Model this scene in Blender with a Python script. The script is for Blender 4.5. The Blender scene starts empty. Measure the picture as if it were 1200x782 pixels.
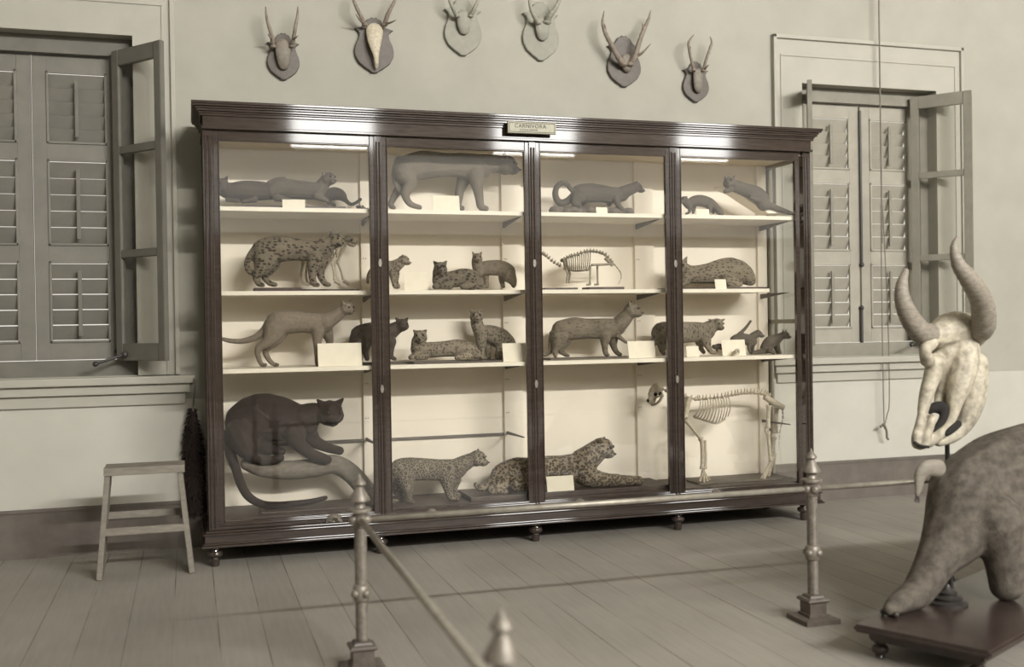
import bpy, bmesh, math, random
from mathutils import Vector, Matrix
random.seed(7)
S = bpy.context.scene
COL = S.collection
PI = math.pi

# ------------------------------------------------------------------ camera
F_PX, CX, CY = 1234.82, 600.0, 391.0
YAW, PITCH, ROLL = 0.2977, -0.0075, -0.0154
CAM = Vector((0.0, -6.4861, 1.40))
WALL = 0.648
def ray(u, v):
    c, s = math.cos(ROLL), math.sin(ROLL)
    du, dv = u - CX, v - CY
    a = (c*du + s*dv)/F_PX
    b = -(-s*du + c*dv)/F_PX
    fw = math.cos(PITCH) - b*math.sin(PITCH)
    up = math.sin(PITCH) + b*math.cos(PITCH)
    return Vector((math.cos(YAW)*a + math.sin(YAW)*fw, -math.sin(YAW)*a + math.cos(YAW)*fw, up))
def W(u, v, Y):
    r = ray(u, v)
    return CAM + r*((Y - CAM.y)/r.y)
def mpp(p):                      # metres per pixel at a world point
    d = p - CAM
    return (math.sin(YAW)*d.x + math.cos(YAW)*d.y)/F_PX
cam_d = bpy.data.cameras.new('camera'); cam = bpy.data.objects.new('camera', cam_d); COL.objects.link(cam)
cam_d.sensor_width = 36.0; cam_d.lens = F_PX/1200*36.0; cam_d.clip_start = 0.05
fwd = Vector((math.sin(YAW)*math.cos(PITCH), math.cos(YAW)*math.cos(PITCH), math.sin(PITCH)))
right = Vector((math.cos(YAW), -math.sin(YAW), 0)); upv = right.cross(fwd)
c, s = math.cos(ROLL), math.sin(ROLL)
xr = right*c + upv*s; yr = upv*c - right*s
M = Matrix((xr, yr, -fwd)).transposed().to_4x4(); M.translation = CAM
cam.matrix_world = M
cam_d.dof.use_dof = True; cam_d.dof.focus_distance = 6.7; cam_d.dof.aperture_fstop = 1.4
S.camera = cam

# --------------------------------------------------------------- materials
def lin(c):
    return tuple(((x/255)/12.92 if x/255 <= .04045 else ((x/255+.055)/1.055)**2.4) for x in c) + (1.0,)
def new_mat(name):
    m = bpy.data.materials.new(name); m.use_nodes = True
    nt = m.node_tree; return m, nt, nt.nodes['Principled BSDF']
def nd(nt, t, **kw):
    n = nt.nodes.new(t)
    for k, v in kw.items(): setattr(n, k, v)
    return n
def coords(nt, scale=(1,1,1)):
    tc = nd(nt, 'ShaderNodeTexCoord'); mp = nd(nt, 'ShaderNodeMapping')
    mp.inputs['Scale'].default_value = scale
    nt.links.new(tc.outputs['Object'], mp.inputs['Vector']); return mp.outputs['Vector']
def noise(nt, vec, scale, detail=4, rough=.55):
    n = nd(nt, 'ShaderNodeTexNoise'); n.inputs['Scale'].default_value = scale
    n.inputs['Detail'].default_value = detail; n.inputs['Roughness'].default_value = rough
    nt.links.new(vec, n.inputs['Vector']); return n.outputs['Fac']
def ramp(nt, fac, stops, interp='LINEAR'):
    r = nd(nt, 'ShaderNodeValToRGB'); r.color_ramp.interpolation = interp
    e = r.color_ramp.elements
    while len(e) < len(stops): e.new(.5)
    for i, (p, col) in enumerate(stops): e[i].position = p; e[i].color = lin(col)
    nt.links.new(fac, r.inputs['Fac']); return r.outputs['Color']
def mix(nt, fac, a, b, mode='MIX'):
    m = nd(nt, 'ShaderNodeMix', data_type='RGBA', blend_type=mode)
    for i, x in ((0, fac), (6, a), (7, b)):
        if isinstance(x, (int, float)): m.inputs[i].default_value = x
        elif isinstance(x, tuple): m.inputs[i].default_value = x
        else: nt.links.new(x, m.inputs[i])
    return m.outputs[2]
def bump(nt, bsdf, h, strength=.3, dist=.01):
    b = nd(nt, 'ShaderNodeBump'); b.inputs['Strength'].default_value = strength; b.inputs['Distance'].default_value = dist
    nt.links.new(h, b.inputs['Height']); nt.links.new(b.outputs['Normal'], bsdf.inputs['Normal'])
def m_plain(name, c, c2=None, scale=(6,6,6), rough=.6, spec=.4, bmp=.08, metal=0, nscale=4.0):
    m, nt, b = new_mat(name)
    v = coords(nt, scale); n = noise(nt, v, nscale)
    c2 = c2 or tuple(x*.9 for x in c)
    nt.links.new(ramp(nt, n, [(.3, c2), (.7, c)]), b.inputs['Base Color'])
    b.inputs['Roughness'].default_value = rough; b.inputs['Specular IOR Level'].default_value = spec
    b.inputs['Metallic'].default_value = metal
    if bmp: bump(nt, b, noise(nt, v, nscale*6), bmp, .004)
    return m
M_ = {}
M_['wood'] = m_plain('polished_dark_wood', (66,56,50), (51,43,39), (2,14,14), rough=.065, spec=.8, bmp=0)
M_['wood_in'] = m_plain('inner_dark_wood', (74,56,50), (58,44,40), (2,14,14), rough=.35, spec=.4, bmp=.03)
M_['base'] = m_plain('stained_base_wood', (86,74,66), (66,56,51), (3,9,9), rough=.5, bmp=.06)
M_['white'] = m_plain('white_painted_board', (240,231,216), (233,223,207), (.8,.8,.8), rough=.65, spec=.3, bmp=.02)
M_['shelf'] = m_plain('white_shelf_paint', (234,226,210), (224,215,199), (1,1,1), rough=.5, spec=.35, bmp=.02)
M_['plaster'] = m_plain('wall_plaster', (166,163,152), (158,155,144), (.7,.7,.7), rough=.85, spec=.2, bmp=.06)
M_['trim'] = m_plain('painted_trim', (172,168,157), (163,160,149), (.8,.8,.8), rough=.6, spec=.3, bmp=.03)
M_['dado'] = m_plain('pale_dado_boards', (188,185,175), (180,177,167), (.7,.7,.7), rough=.75, spec=.2, bmp=.04)
M_['frame_shaded'] = m_plain('shaded_window_paint', (114,111,102), (104,101,93), (2,2,2), rough=.6, spec=.3, bmp=.03)  # darker copy of the window paint, left window's shade put into the colour
M_['shutter_shaded'] = m_plain('shaded_shutter_paint', (124,121,112), (114,111,103), (2,2,2), rough=.65, spec=.3, bmp=.03)  # same shutter paint, darkened to carry the shade on the left window
M_['frame'] = m_plain('grey_green_window_paint', (136,132,120), (124,120,109), (2,2,2), rough=.55, spec=.35, bmp=.03)
M_['shutter'] = m_plain('pale_shutter_paint', (160,155,142), (149,144,132), (2,2,2), rough=.6, spec=.3, bmp=.03)
M_['iron'] = m_plain('black_iron', (58,54,51), (46,43,41), (9,9,9), rough=.45, spec=.5, bmp=.1)
M_['steel'] = m_plain('tarnished_rail_metal', (162,156,144), (138,131,120), (7,7,7), rough=.38, spec=.5, bmp=.05, metal=.35)
M_['post'] = m_plain('tarnished_post_metal', (138,130,119), (106,99,90), (9,9,9), rough=.42, spec=.5, bmp=.08, metal=.25)
M_['post_base'] = m_plain('dark_post_base', (94,85,77), (76,68,62), (9,9,9), rough=.45, spec=.5, bmp=.08)
M_['baseboard'] = m_plain('dark_skirting', (108,100,92), (92,85,79), (2,2,2), rough=.6, bmp=.04)
M_['stool'] = m_plain('worn_stool_wood', (134,127,116), (116,110,100), (4,4,14), rough=.65, bmp=.08)
M_['shield'] = m_plain('brown_shield_wood', (100,93,86), (88,82,76), (9,9,9), rough=.55, bmp=.05)
M_['shield_pale'] = m_plain('glare_pale_shield_wood', (150,148,136), (142,140,128), (6,6,6), rough=.7, bmp=.04)  # paler copy of the shield wood, glare put into the colour
M_['antler'] = m_plain('ridged_antler', (146,134,120), (112,101,91), (18,18,7), rough=.6, bmp=.3)
M_['antler_pale'] = m_plain('glare_pale_antler', (152,149,136), (142,139,127), (18,18,7), rough=.6, bmp=.2)  # antler colour lightened to carry the same glare
M_['cap'] = m_plain('skull_cap_bone', (134,126,114), (114,107,97), (12,12,12), rough=.6, bmp=.15)
M_['bone'] = m_plain('pale_bone', (200,189,167), (166,155,136), (16,16,16), rough=.55, bmp=.1)
M_['bone_dark'] = m_plain('aged_bone', (158,149,132), (128,119,105), (16,16,16), rough=.55, bmp=.1)
M_['skull'] = m_plain('weathered_skull_bone', (196,187,167), (138,130,116), (7,7,7), rough=.6, bmp=.2)
M_['horn'] = m_plain('grey_horn', (150,142,129), (120,112,102), (9,9,22), rough=.5, bmp=.25)
M_['cavity'] = m_plain('dark_cavity', (44,40,38), (34,31,30), rough=.9, bmp=0)
M_['card'] = m_plain('cream_card', (234,226,208), (226,217,198), (4,4,4), rough=.8, spec=.2, bmp=.02)
M_['plaque'] = m_plain('dull_plaque', (176,173,155), (166,163,146), (6,6,6), rough=.6, bmp=.03)
M_['ink'] = m_plain('faded_ink', (86,80,72), (78,72,66), rough=.8, bmp=0)
M_['log'] = m_plain('grey_plaster_branch', (126,118,107), (102,95,86), (5,9,9), rough=.85, bmp=.5)
M_['rock'] = m_plain('dark_ground_work', (118,109,98), (92,84,76), (14,14,14), rough=.9, bmp=.6)
M_['eye'] = m_plain('glass_eye', (36,30,27), (30,26,24), rough=.08, spec=.8, bmp=0)
M_['nose'] = m_plain('dark_nose', (52,44,41), (46,39,36), rough=.4, bmp=.1)
M_['cord'] = m_plain('grey_cord', (120,113,104), (108,101,93), rough=.8, bmp=0)
M_['feather'] = m_plain('dark_feather', (62,52,48), (46,38,36), (20,20,20), rough=.85, spec=.15, bmp=.1)
M_['hide'] = m_plain('wrinkled_hide', (104,97,88), (70,64,58), (5,5,5), rough=.8, spec=.25, bmp=.8, nscale=5)
M_['hoof'] = m_plain('toe_nail', (60,54,49), (50,45,41), rough=.35, bmp=.05)
M_['gloss_dark'] = m_plain('dark_lacquer', (66,55,50), (52,43,40), (4,4,4), rough=.25, spec=.55, bmp=.05)

def m_floor():
    m, nt, b = new_mat('floor_boards')
    v = coords(nt); sx = nd(nt, 'ShaderNodeSeparateXYZ'); nt.links.new(v, sx.inputs[0])
    def math_(op, a, bb=None):
        n = nd(nt, 'ShaderNodeMath', operation=op)
        for i, x in enumerate((a, bb)):
            if x is None: continue
            if isinstance(x, (int, float)): n.inputs[i].default_value = x
            else: nt.links.new(x, n.inputs[i])
        return n.outputs[0]
    t = math_('DIVIDE', math_('SUBTRACT', sx.outputs['X'], .1076), .203)
    fr = math_('FRACT', t); idx = math_('FLOOR', t)
    gap = math_('LESS_THAN', fr, .022)
    wn = nd(nt, 'ShaderNodeTexWhiteNoise', noise_dimensions='1D'); nt.links.new(idx, wn.inputs['W'])
    v2 = coords(nt, (14, .9, 1)); g = noise(nt, v2, 3, 6, .6)
    v3 = coords(nt, (.6, .6, 1)); bl = noise(nt, v3, 1.7, 3)
    base = ramp(nt, g, [(.25, (122,118,111)), (.75, (148,143,135))])
    base = mix(nt, .35, base, ramp(nt, wn.outputs['Value'], [(0, (126,120,112)), (1, (160,154,144))]))
    base = mix(nt, .35, base, ramp(nt, bl, [(.3, (118,114,106)), (.7, (164,157,147))]))
    gv = noise(nt, coords(nt, (1.5, .7, 1)), 2.0, 2)
    gm = math_('MULTIPLY', gap, ramp(nt, gv, [(.35, (60,60,60)), (.62, (255,255,255))]))
    base = mix(nt, gm, base, lin((66,60,55)))
    nt.links.new(base, b.inputs['Base Color'])
    b.inputs['Roughness'].default_value = .62; b.inputs['Specular IOR Level'].default_value = .3
    bump(nt, b, g, .05, .003); return m
M_['floor'] = m_floor()

def m_glass():
    m = bpy.data.materials.new('case_glass'); m.use_nodes = True; nt = m.node_tree; nt.nodes.clear()
    o = nd(nt, 'ShaderNodeOutputMaterial'); mx = nd(nt, 'ShaderNodeMixShader')
    t = nd(nt, 'ShaderNodeBsdfTransparent'); g = nd(nt, 'ShaderNodeBsdfGlossy'); lw = nd(nt, 'ShaderNodeLayerWeight')
    t.inputs['Color'].default_value = (.985, .985, .975, 1); g.inputs['Roughness'].default_value = .02
    lw.inputs['Blend'].default_value = .5
    pw = nd(nt, 'ShaderNodeMath', operation='POWER'); nt.links.new(lw.outputs['Facing'], pw.inputs[0]); pw.inputs[1].default_value = 5
    fr = nd(nt, 'ShaderNodeMath', operation='MULTIPLY_ADD'); nt.links.new(pw.outputs[0], fr.inputs[0]); fr.inputs[1].default_value = .955; fr.inputs[2].default_value = .045
    nt.links.new(fr.outputs[0], mx.inputs[0]); nt.links.new(t.outputs[0], mx.inputs[1]); nt.links.new(g.outputs[0], mx.inputs[2])
    nt.links.new(mx.outputs[0], o.inputs['Surface']); return m
M_['glass'] = m_glass()

def m_fur(name, base, dark, kind='plain', scale=24.0, stretch=(1,1,1), thr=(.26,.42), pale=None, amount=1.0):
    """base/dark sRGB; kind: plain, spots, rosette, cloud, stripes"""
    m, nt, b = new_mat(name)
    v = coords(nt, stretch); fine = noise(nt, coords(nt, (1,1,1)), 60, 3, .6); big = noise(nt, coords(nt, (1,1,1)), 7, 3)
    lo = tuple(x*.82 for x in base)
    colr = ramp(nt, big, [(.3, lo), (.7, base)])
    colr = mix(nt, .35, colr, ramp(nt, fine, [(.3, tuple(x*.7 for x in base)), (.7, tuple(min(255, x*1.12) for x in base))]))
    if kind != 'plain':
        # wobble the lookup so no two spots are alike
        nz = nd(nt, 'ShaderNodeTexNoise'); nz.inputs['Scale'].default_value = scale*.6; nt.links.new(v, nz.inputs['Vector'])
        add = nd(nt, 'ShaderNodeVectorMath', operation='MULTIPLY_ADD'); nt.links.new(nz.outputs['Color'], add.inputs[0])
        add.inputs[1].default_value = (.6/scale,)*3; nt.links.new(v, add.inputs[2])
        if kind == 'stripes':
            w = nd(nt, 'ShaderNodeTexWave'); w.inputs['Scale'].default_value = scale; w.inputs['Distortion'].default_value = 4
            w.inputs['Detail'].default_value = 2; nt.links.new(add.outputs[0], w.inputs['Vector'])
            mask = ramp(nt, w.outputs['Fac'], [(.3, (255,255,255)), (.6, (0,0,0))])
        else:
            vo = nd(nt, 'ShaderNodeTexVoronoi'); vo.inputs['Scale'].default_value = scale; vo.inputs['Randomness'].default_value = .8
            if kind == 'cloud': vo.feature = 'DISTANCE_TO_EDGE'
            nt.links.new(add.outputs[0], vo.inputs['Vector']); d = vo.outputs['Distance']
            a, e = thr
            if kind == 'spots': mask = ramp(nt, d, [(a, (255,255,255)), (e, (0,0,0))])
            elif kind == 'rosette': mask = ramp(nt, d, [(a-.1, (120,120,120)), (a, (255,255,255)), (e, (255,255,255)), (e+.08, (0,0,0))])
            else: mask = ramp(nt, d, [(a-.04, (0,0,0)), (a, (255,255,255)), (e, (255,255,255)), (e+.08, (35,35,35))])
        mk = nd(nt, 'ShaderNodeMath', operation='MULTIPLY'); nt.links.new(mask, mk.inputs[0]); mk.inputs[1].default_value = amount
        colr = mix(nt, mk.outputs[0], colr, lin(dark))
    nt.links.new(colr, b.inputs['Base Color'])
    b.inputs['Roughness'].default_value = .75; b.inputs['Specular IOR Level'].default_value = .2
    try:
        b.inputs['Sheen Weight'].default_value = .08; b.inputs['Sheen Roughness'].default_value = .5
    except Exception: pass
    bump(nt, b, noise(nt, coords(nt, (1,1,1)), 110, 3), .35, .004)
    return m

# ----------------------------------------------------------------- meshes
class MB:
    def __init__(s): s.bm = bmesh.new()
    def box(s, x0, x1, y0, y1, z0, z1, bev=0.0):
        vs = [s.bm.verts.new((x, y, z)) for x in (x0, x1) for y in (y0, y1) for z in (z0, z1)]
        fs = [s.bm.faces.new([vs[i] for i in q]) for q in ((0,1,3,2),(4,6,7,5),(0,4,5,1),(2,3,7,6),(0,2,6,4),(1,5,7,3))]
        if bev > 0:
            es = list({e for f in fs for e in f.edges})
            bmesh.ops.bevel(s.bm, geom=es, offset=bev, segments=2, affect='EDGES', profile=.6)
        return s
    def obox(s, a, b, w, d, wdir=None, bev=0.0):
        """bar from a to b, w wide (along wdir), d thick"""
        a, b = Vector(a), Vector(b); ax = (b-a).normalized()
        wd = Vector(wdir or (0,1,0)); wd = (wd - ax*wd.dot(ax)).normalized(); td = ax.cross(wd)
        vs = []
        for p in (a, b):
            for i in (-1, 1):
                for j in (-1, 1): vs.append(s.bm.verts.new(p + wd*(w/2*i) + td*(d/2*j)))
        fs = [s.bm.faces.new([vs[i] for i in q]) for q in ((0,1,3,2),(4,6,7,5),(0,4,5,1),(2,3,7,6),(0,2,6,4),(1,5,7,3))]
        bmesh.ops.recalc_face_normals(s.bm, faces=fs)
        if bev > 0: bmesh.ops.bevel(s.bm, geom=list({e for f in fs for e in f.edges}), offset=bev, segments=2, affect='EDGES')
        return s
    def tube(s, pts, rads, n=10, cap=True):
        pts = [Vector(p) for p in pts]
        if isinstance(rads, (int, float)): rads = [rads]*len(pts)
        rings = []; prev = None
        for i, p in enumerate(pts):
            t = (pts[min(i+1, len(pts)-1)] - pts[max(i-1, 0)])
            t = t.normalized() if t.length > 1e-9 else Vector((0,0,1))
            if prev is None:
                ref = Vector((0,0,1)) if abs(t.z) < .9 else Vector((1,0,0)); x = t.cross(ref).normalized()
            else: x = (prev - t*prev.dot(t)).normalized()
            prev = x; y = t.cross(x)
            rings.append([s.bm.verts.new(p + (x*math.cos(2*PI*k/n) + y*math.sin(2*PI*k/n))*rads[i]) for k in range(n)])
        for a, b in zip(rings, rings[1:]):
            for k in range(n): s.bm.faces.new((a[k], a[(k+1)%n], b[(k+1)%n], b[k]))
        if cap:
            s.bm.faces.new(rings[0][::-1]); s.bm.faces.new(rings[-1])
        return s
    def lathe(s, c, prof, n=24, sq=False):
        """prof: list of (r, z) turned about the vertical through c; sq: four-sided"""
        c = Vector(c); n = 4 if sq else n; k0 = PI/4 if sq else 0; q = math.sqrt(2) if sq else 1
        rings = [[s.bm.verts.new(c + Vector((q*r*math.cos(k0+2*PI*k/n), q*r*math.sin(k0+2*PI*k/n), z))) for k in range(n)] for r, z in prof]
        for a, b in zip(rings, rings[1:]):
            for k in range(n): s.bm.faces.new((a[k], a[(k+1)%n], b[(k+1)%n], b[k]))
        s.bm.faces.new(rings[0][::-1]); s.bm.faces.new(rings[-1]); return s
    def prism(s, pts, y0, y1, bev=0.0):
        """outline in x,z pushed from y0 (front) to y1"""
        f = [s.bm.verts.new((x, y0, z)) for x, z in pts]; b = [s.bm.verts.new((x, y1, z)) for x, z in pts]
        n = len(pts); ff = s.bm.faces.new(f); s.bm.faces.new(b[::-1])
        for i in range(n): s.bm.faces.new((f[i], b[i], b[(i+1)%n], f[(i+1)%n]))
        bmesh.ops.recalc_face_normals(s.bm, faces=s.bm.faces)
        if bev > 0: bmesh.ops.bevel(s.bm, geom=list(ff.edges), offset=bev, segments=3, affect='EDGES', profile=.6)
        return s
    def ball(s, c, r, sub=2, sc=(1,1,1)):
        mt = Matrix.Translation(Vector(c)) @ Matrix.Diagonal((r*sc[0], r*sc[1], r*sc[2], 1))
        bmesh.ops.create_icosphere(s.bm, subdivisions=sub, radius=1.0, matrix=mt); return s
    def build(s, name, mat, parent=None, smooth=None, org=None):
        bmesh.ops.recalc_face_normals(s.bm, faces=s.bm.faces)
        me = bpy.data.meshes.new(name)
        s.bm.to_mesh(me); s.bm.free()
        return link_mesh(name, me, mat, parent, smooth, org)
def link_mesh(name, me, mat, parent=None, smooth=None, org=None):
    o = bpy.data.objects.new(name, me); COL.objects.link(o)
    if org is not None:
        me.transform(Matrix.Translation(-Vector(org))); o.location = Vector(org)
    if isinstance(mat, str): mat = M_[mat]
    me.materials.append(mat)
    if smooth is not None:
        me.shade_smooth() if smooth is True else None
        if smooth is not True:
            me.shade_smooth()
            try: me.set_sharp_from_angle(angle=math.radians(smooth))
            except Exception: pass
    if parent is not None:
        o.parent = parent
        pw = Vector((0,0,0)); q = parent
        while q is not None: pw = pw + q.location; q = q.parent
        o.location = o.location - pw
    return o
def tag(o, label, cat, group=None):
    o['label'] = label; o['category'] = cat
    if group: o['group'] = group
    return o
def thing(name, label, cat, loc=(0,0,0), group=None):
    o = bpy.data.objects.new(name, None); COL.objects.link(o); o.location = Vector(loc); o.empty_display_size = .1
    return tag(o, label, cat, group)
def struct(o): o['kind'] = 'structure'; return o

def spline(pts, per=6):
    """Catmull-Rom through n-d control tuples"""
    if len(pts) == 1: return [tuple(pts[0])]
    P = [tuple(pts[0])] + [tuple(p) for p in pts] + [tuple(pts[-1])]
    out = []
    for i in range(1, len(P)-2):
        for k in range(per):
            t = k/per
            out.append(tuple(.5*(2*b + (c_-a)*t + (2*a-5*b+4*c_-d)*t*t + (3*b-a-3*c_+d)*t**3)
                             for a, b, c_, d in zip(P[i-1], P[i], P[i+1], P[i+2])))
    out.append(tuple(pts[-1])); return out

def blob(name, balls, vox, mat, parent, smooth=5, org=None):
    """one continuous surface over overlapping ellipsoids [(centre, r, (sx,sy,sz))]"""
    bm = bmesh.new()
    for c_, r, sc in balls:
        mt = Matrix.Translation(Vector(c_)) @ Matrix.Diagonal((r*sc[0], r*sc[1], r*sc[2], 1))
        bmesh.ops.create_icosphere(bm, subdivisions=2, radius=1.0, matrix=mt)
    me = bpy.data.meshes.new('tmp'); bm.to_mesh(me); bm.free()
    t = bpy.data.objects.new('tmp', me); COL.objects.link(t)
    r = t.modifiers.new('r', 'REMESH'); r.mode = 'VOXEL'; r.voxel_size = vox
    sm = t.modifiers.new('s', 'SMOOTH'); sm.factor = .5; sm.iterations = smooth
    dg = bpy.context.evaluated_depsgraph_get()
    out = bpy.data.meshes.new_from_object(t.evaluated_get(dg))
    bpy.data.objects.remove(t); bpy.data.meshes.remove(me)
    out.name = name
    return link_mesh(name, out, mat, parent, True, org)

# ------------------------------------------------------------------- room
RX0, RX1, RY0, CEIL = -5.0, 12.5, -12.0, 7.2
struct(MB().box(RX0, RX1, RY0, WALL, -.06, 0).build('floor', 'floor'))
struct(MB().box(RX0-.2, RX1+.2, RY0-.2, WALL+.35, CEIL, CEIL+.1).build('ceiling', 'dado'))
struct(MB().box(RX0-.15, RX0, RY0, WALL+.3, 0, CEIL).build('wall_left', 'plaster'))
struct(MB().box(RX1, RX1+.15, RY0, WALL+.3, 0, CEIL).build('wall_right', 'plaster'))
struct(MB().box(RX0, RX1, RY0-.15, RY0, 0, CEIL).build('wall_front', 'trim'))
# back wall with two window openings
WR = (4.551, 5.785, 1.12, 3.236); WL = (-1.545, -.311, 1.12, 3.28)
b = MB(); WT = WALL+.30
b.box(RX0, WL[0], WALL, WT, 0, CEIL).box(WL[1], WR[0], WALL, WT, 0, CEIL).box(WR[1], RX1, WALL, WT, 0, CEIL)
for x0, x1, z0, z1 in (WL, WR): b.box(x0, x1, WALL, WT, 0, z0).box(x0, x1, WALL, WT, z1, CEIL)
struct(b.build('wall_back', 'plaster'))
# dark skirting with a lighter dado line, broken by nothing
b = MB(); b.box(RX0, RX1, WALL-.022, WALL, 0, .285).box(RX0, RX1, WALL-.030, WALL, .285, .305)
struct(b.build('baseboard_back', 'baseboard'))
struct(MB().box(RX0, RX1, WALL-.012, WALL, .305, .96).build('trim_5', 'dado'))

def window(n, w):
    x0, x1, z0, z1 = w; cw = .255
    # broad flat casing round the opening, with a raised outer fillet
    b = MB(); y = WALL
    for (a0, a1, c0, c1) in ((x0-cw, x0, z0, z1+.36), (x1, x1+cw, z0, z1+.36), (x0, x1, z1, z1+.36)):
        b.box(a0, a1, y-.022, y, c0, c1)
    for (a0, a1, c0, c1) in ((x0-cw, x0-cw+.028, z0, z1+.36), (x1+cw-.028, x1+cw, z0, z1+.36), (x0-cw, x1+cw, z1+.33, z1+.36)):
        b.box(a0, a1, y-.045, y-.022, c0, c1, .006)
    for (a0, a1, c0, c1) in ((x0-.19, x0-.175, z0, z1+.2), (x1+.175, x1+.19, z0, z1+.2), (x0-.19, x1+.19, z1+.2, z1+.215)):
        b.box(a0, a1, y-.030, y-.022, c0, c1, .004)
    struct(b.build('trim_%d' % n, 'trim'))
    # sill: stepped ledge along the foot of the window
    b = MB()
    b.box(x0-cw-.06, x1+cw+.09, y-.10, y, z0-.055, z0-.005, .008).box(x0-cw-.03, x1+cw+.06, y-.065, y, z0-.115, z0-.055, .006)
    b.box(x0-cw, x1+cw+.03, y-.035, y, z0-.19, z0-.115, .006)
    struct(b.build('trim_%d' % (n+2), 'trim'))
    # frame set back in the reveal
    fy0, fy1, fw = y+.09, y+.19, .075
    fr = MB()
    fr.box(x0, x0+fw, fy0, fy1, z0, z1).box(x1-fw, x1, fy0, fy1, z0, z1)
    fr.box(x0+fw, x1-fw, fy0, fy1, z1-.11, z1).box(x0+fw, x1-fw, fy0, fy1, z0, z0+.10)
    fo = struct(fr.build('window_%d' % n, 'frame_shaded' if n == 1 else 'frame'))
    return fo
window(1, WL); window(2, WR)

def shutter(label, xa, xb, z0, z1, y, side):
    sm, tm = ('shutter_shaded', 'frame_shaded') if xa < 2 else ('shutter', 'frame')
    t = thing('louvred_shutter', label, 'shutter', ((xa+xb)/2, y, z0))
    st, n = .085, 3
    f = MB(); th = .034
    f.box(xa, xa+st, y-th/2, y+th/2, z0, z1, .004).box(xb-st, xb, y-th/2, y+th/2, z0, z1, .004)
    rails = [z0, z0+.11]
    hts = [(z0+.11, z0+.63), (z0+.73, z0+1.28), (z0+1.38, z1-.10)]
    edges = [(z0, hts[0][0]), (hts[0][1], hts[1][0]), (hts[1][1], hts[2][0]), (hts[2][1], z1)]
    for a, c_ in edges: f.box(xa+st, xb-st, y-th/2, y+th/2, a, c_)
    for a, c_ in hts:                           # moulding round each louvre panel
        for (p, q, r_, s_) in ((xa+st, xa+st+.014, a, c_), (xb-st-.014, xb-st, a, c_), (xa+st, xb-st, a, a+.014), (xa+st, xb-st, c_-.014, c_)):
            f.box(p, q, y-th/2-.010, y-th/2+.004, r_, s_, .003)
    f.build('shutter_frame', sm, t)
    for a, c_ in hts:
        k = int(round((c_-a-.03)/.095)); dz = (c_-a-.028)/k
        lv = MB()
        for i in range(k):
            zc = a+.014 + dz*(i+.5)
            lv.obox((xa+st+.008, y+.004, zc), (xb-st-.008, y+.004, zc), dz*.99, .010, (0, -.42, .9))
        lv.build('louvre_panel', sm, t)
        MB().box((xa+xb)/2-.012, (xa+xb)/2+.012, y-.045, y-.028, a+.04, c_-.06, .004).build('tilt_rod', tm, t)
    kx = xa+.05 if side < 0 else xb-.05
    MB().lathe((0,0,0), [(.004,-.012),(.012,-.01),(.018,0),(.012,.010),(.004,.012)], 12).build('knob', 'iron', t).location = Vector((kx, y-.035, z0+.05)) - t.location
    return t
sy = WALL+.16
shutter('pale louvred shutter closed behind the right end of the case, left leaf', 4.632, 5.165, 1.225, 3.12, sy, -1)
shutter('pale louvred shutter beside the open casement on the right, right leaf', 5.182, 5.706, 1.225, 3.12, sy, 1)
shutter('shade-toned louvred shutter beside the open casement on the left wall', -.925, -.395, 1.225, 3.165, sy, 1)
shutter('shade-toned louvred shutter at the far left edge of the left window', -1.46, -.930, 1.225, 3.165, sy, -1)
# bolts on the right pair of shutters
t = thing('shutter_bolt', 'long dark iron bolt up the meeting edge of the right window shutters', 'bolt', (5.172, sy-.03, 1.86))
MB().tube([(5.172, sy-.032, 1.86), (5.172, sy-.032, 3.08)], .011).build('bolt_rod', 'iron', t)
MB().ball((5.172, sy-.034, 1.845), .02).build('bolt_knob', 'iron', t)
t = thing('shutter_bolt', 'short dark iron bolt below the long bolt on the right window shutters', 'bolt', (5.155, sy-.03, 1.16))
MB().tube([(5.165, sy-.032, 1.17), (5.165, sy-.032, 1.50)], .013).build('bolt_rod', 'iron', t)
MB().ball((5.165, sy-.034, 1.50), .02).build('bolt_knob', 'iron', t)
MB().ball((5.19, sy-.05, 1.13), .024, 2, (.8,.8,1.3)).build('drop_handle', 'iron', t)

def casement(label, hinge, ang, wid, z0, z1, mat='frame', stays=True):
    """glazed leaf with three panes, hinged at hinge=(x,y), swinging to direction ang (deg)"""
    d = Vector((math.cos(math.radians(ang)), math.sin(math.radians(ang)), 0)); nrm = Vector((-d.y, d.x, 0))
    h = Vector((hinge[0], hinge[1], 0))
    t = thing('casement_sash', label, 'window sash', (hinge[0], hinge[1], z0))
    f = MB(); th = .036
    P = lambda a, z: h + d*a + Vector((0,0,z))
    sw = .062
    for a in (sw/2, wid-sw/2): f.obox(P(a, z0), P(a, z1), sw, th, d, .003)
    H = z1-z0
    for z, hh in ((z0+.055, .11), (z0+H*.333+.02, .05), (z0+H*.667+.02, .05), (z1-.05, .10)):
        f.obox(P(sw, z), P(wid-sw, z), hh, th*.9, (0,0,1), .003)
    f.build('sash_frame', mat, t)
    ed = [z0+.11, z0+H*.333+.02, z0+H*.667+.02, z1-.10]
    for a, c_ in zip(ed, ed[1:]):
        MB().obox(P(wid/2, a), P(wid/2, c_), wid-2*sw+.01, .004, d).build('glass_pane', 'glass', t)
    if stays:
        hk = MB(); p = P(.10, z0+.04) - nrm*.03
        q = p + Vector((-.17, -.05, -.055))
        hk.tube([p, q], .009, 8).ball(q, .018).ball(p, .022, 2)
        hk.build('stay_hook', 'iron', t)
    return t
casement('grey glazed casement standing open at the left window', (-.43, WALL+.06), -50, .47, 1.215, 3.19, 'frame_shaded')
casement('grey glazed casement standing open behind the horned skull', (5.60, WALL+.06), -50, .46, 1.215, 3.19)
casement('grey casement seen edge-on beside the right end of the case', (4.66, WALL+.06), -122, .44, 1.215, 3.19, stays=False)

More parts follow.
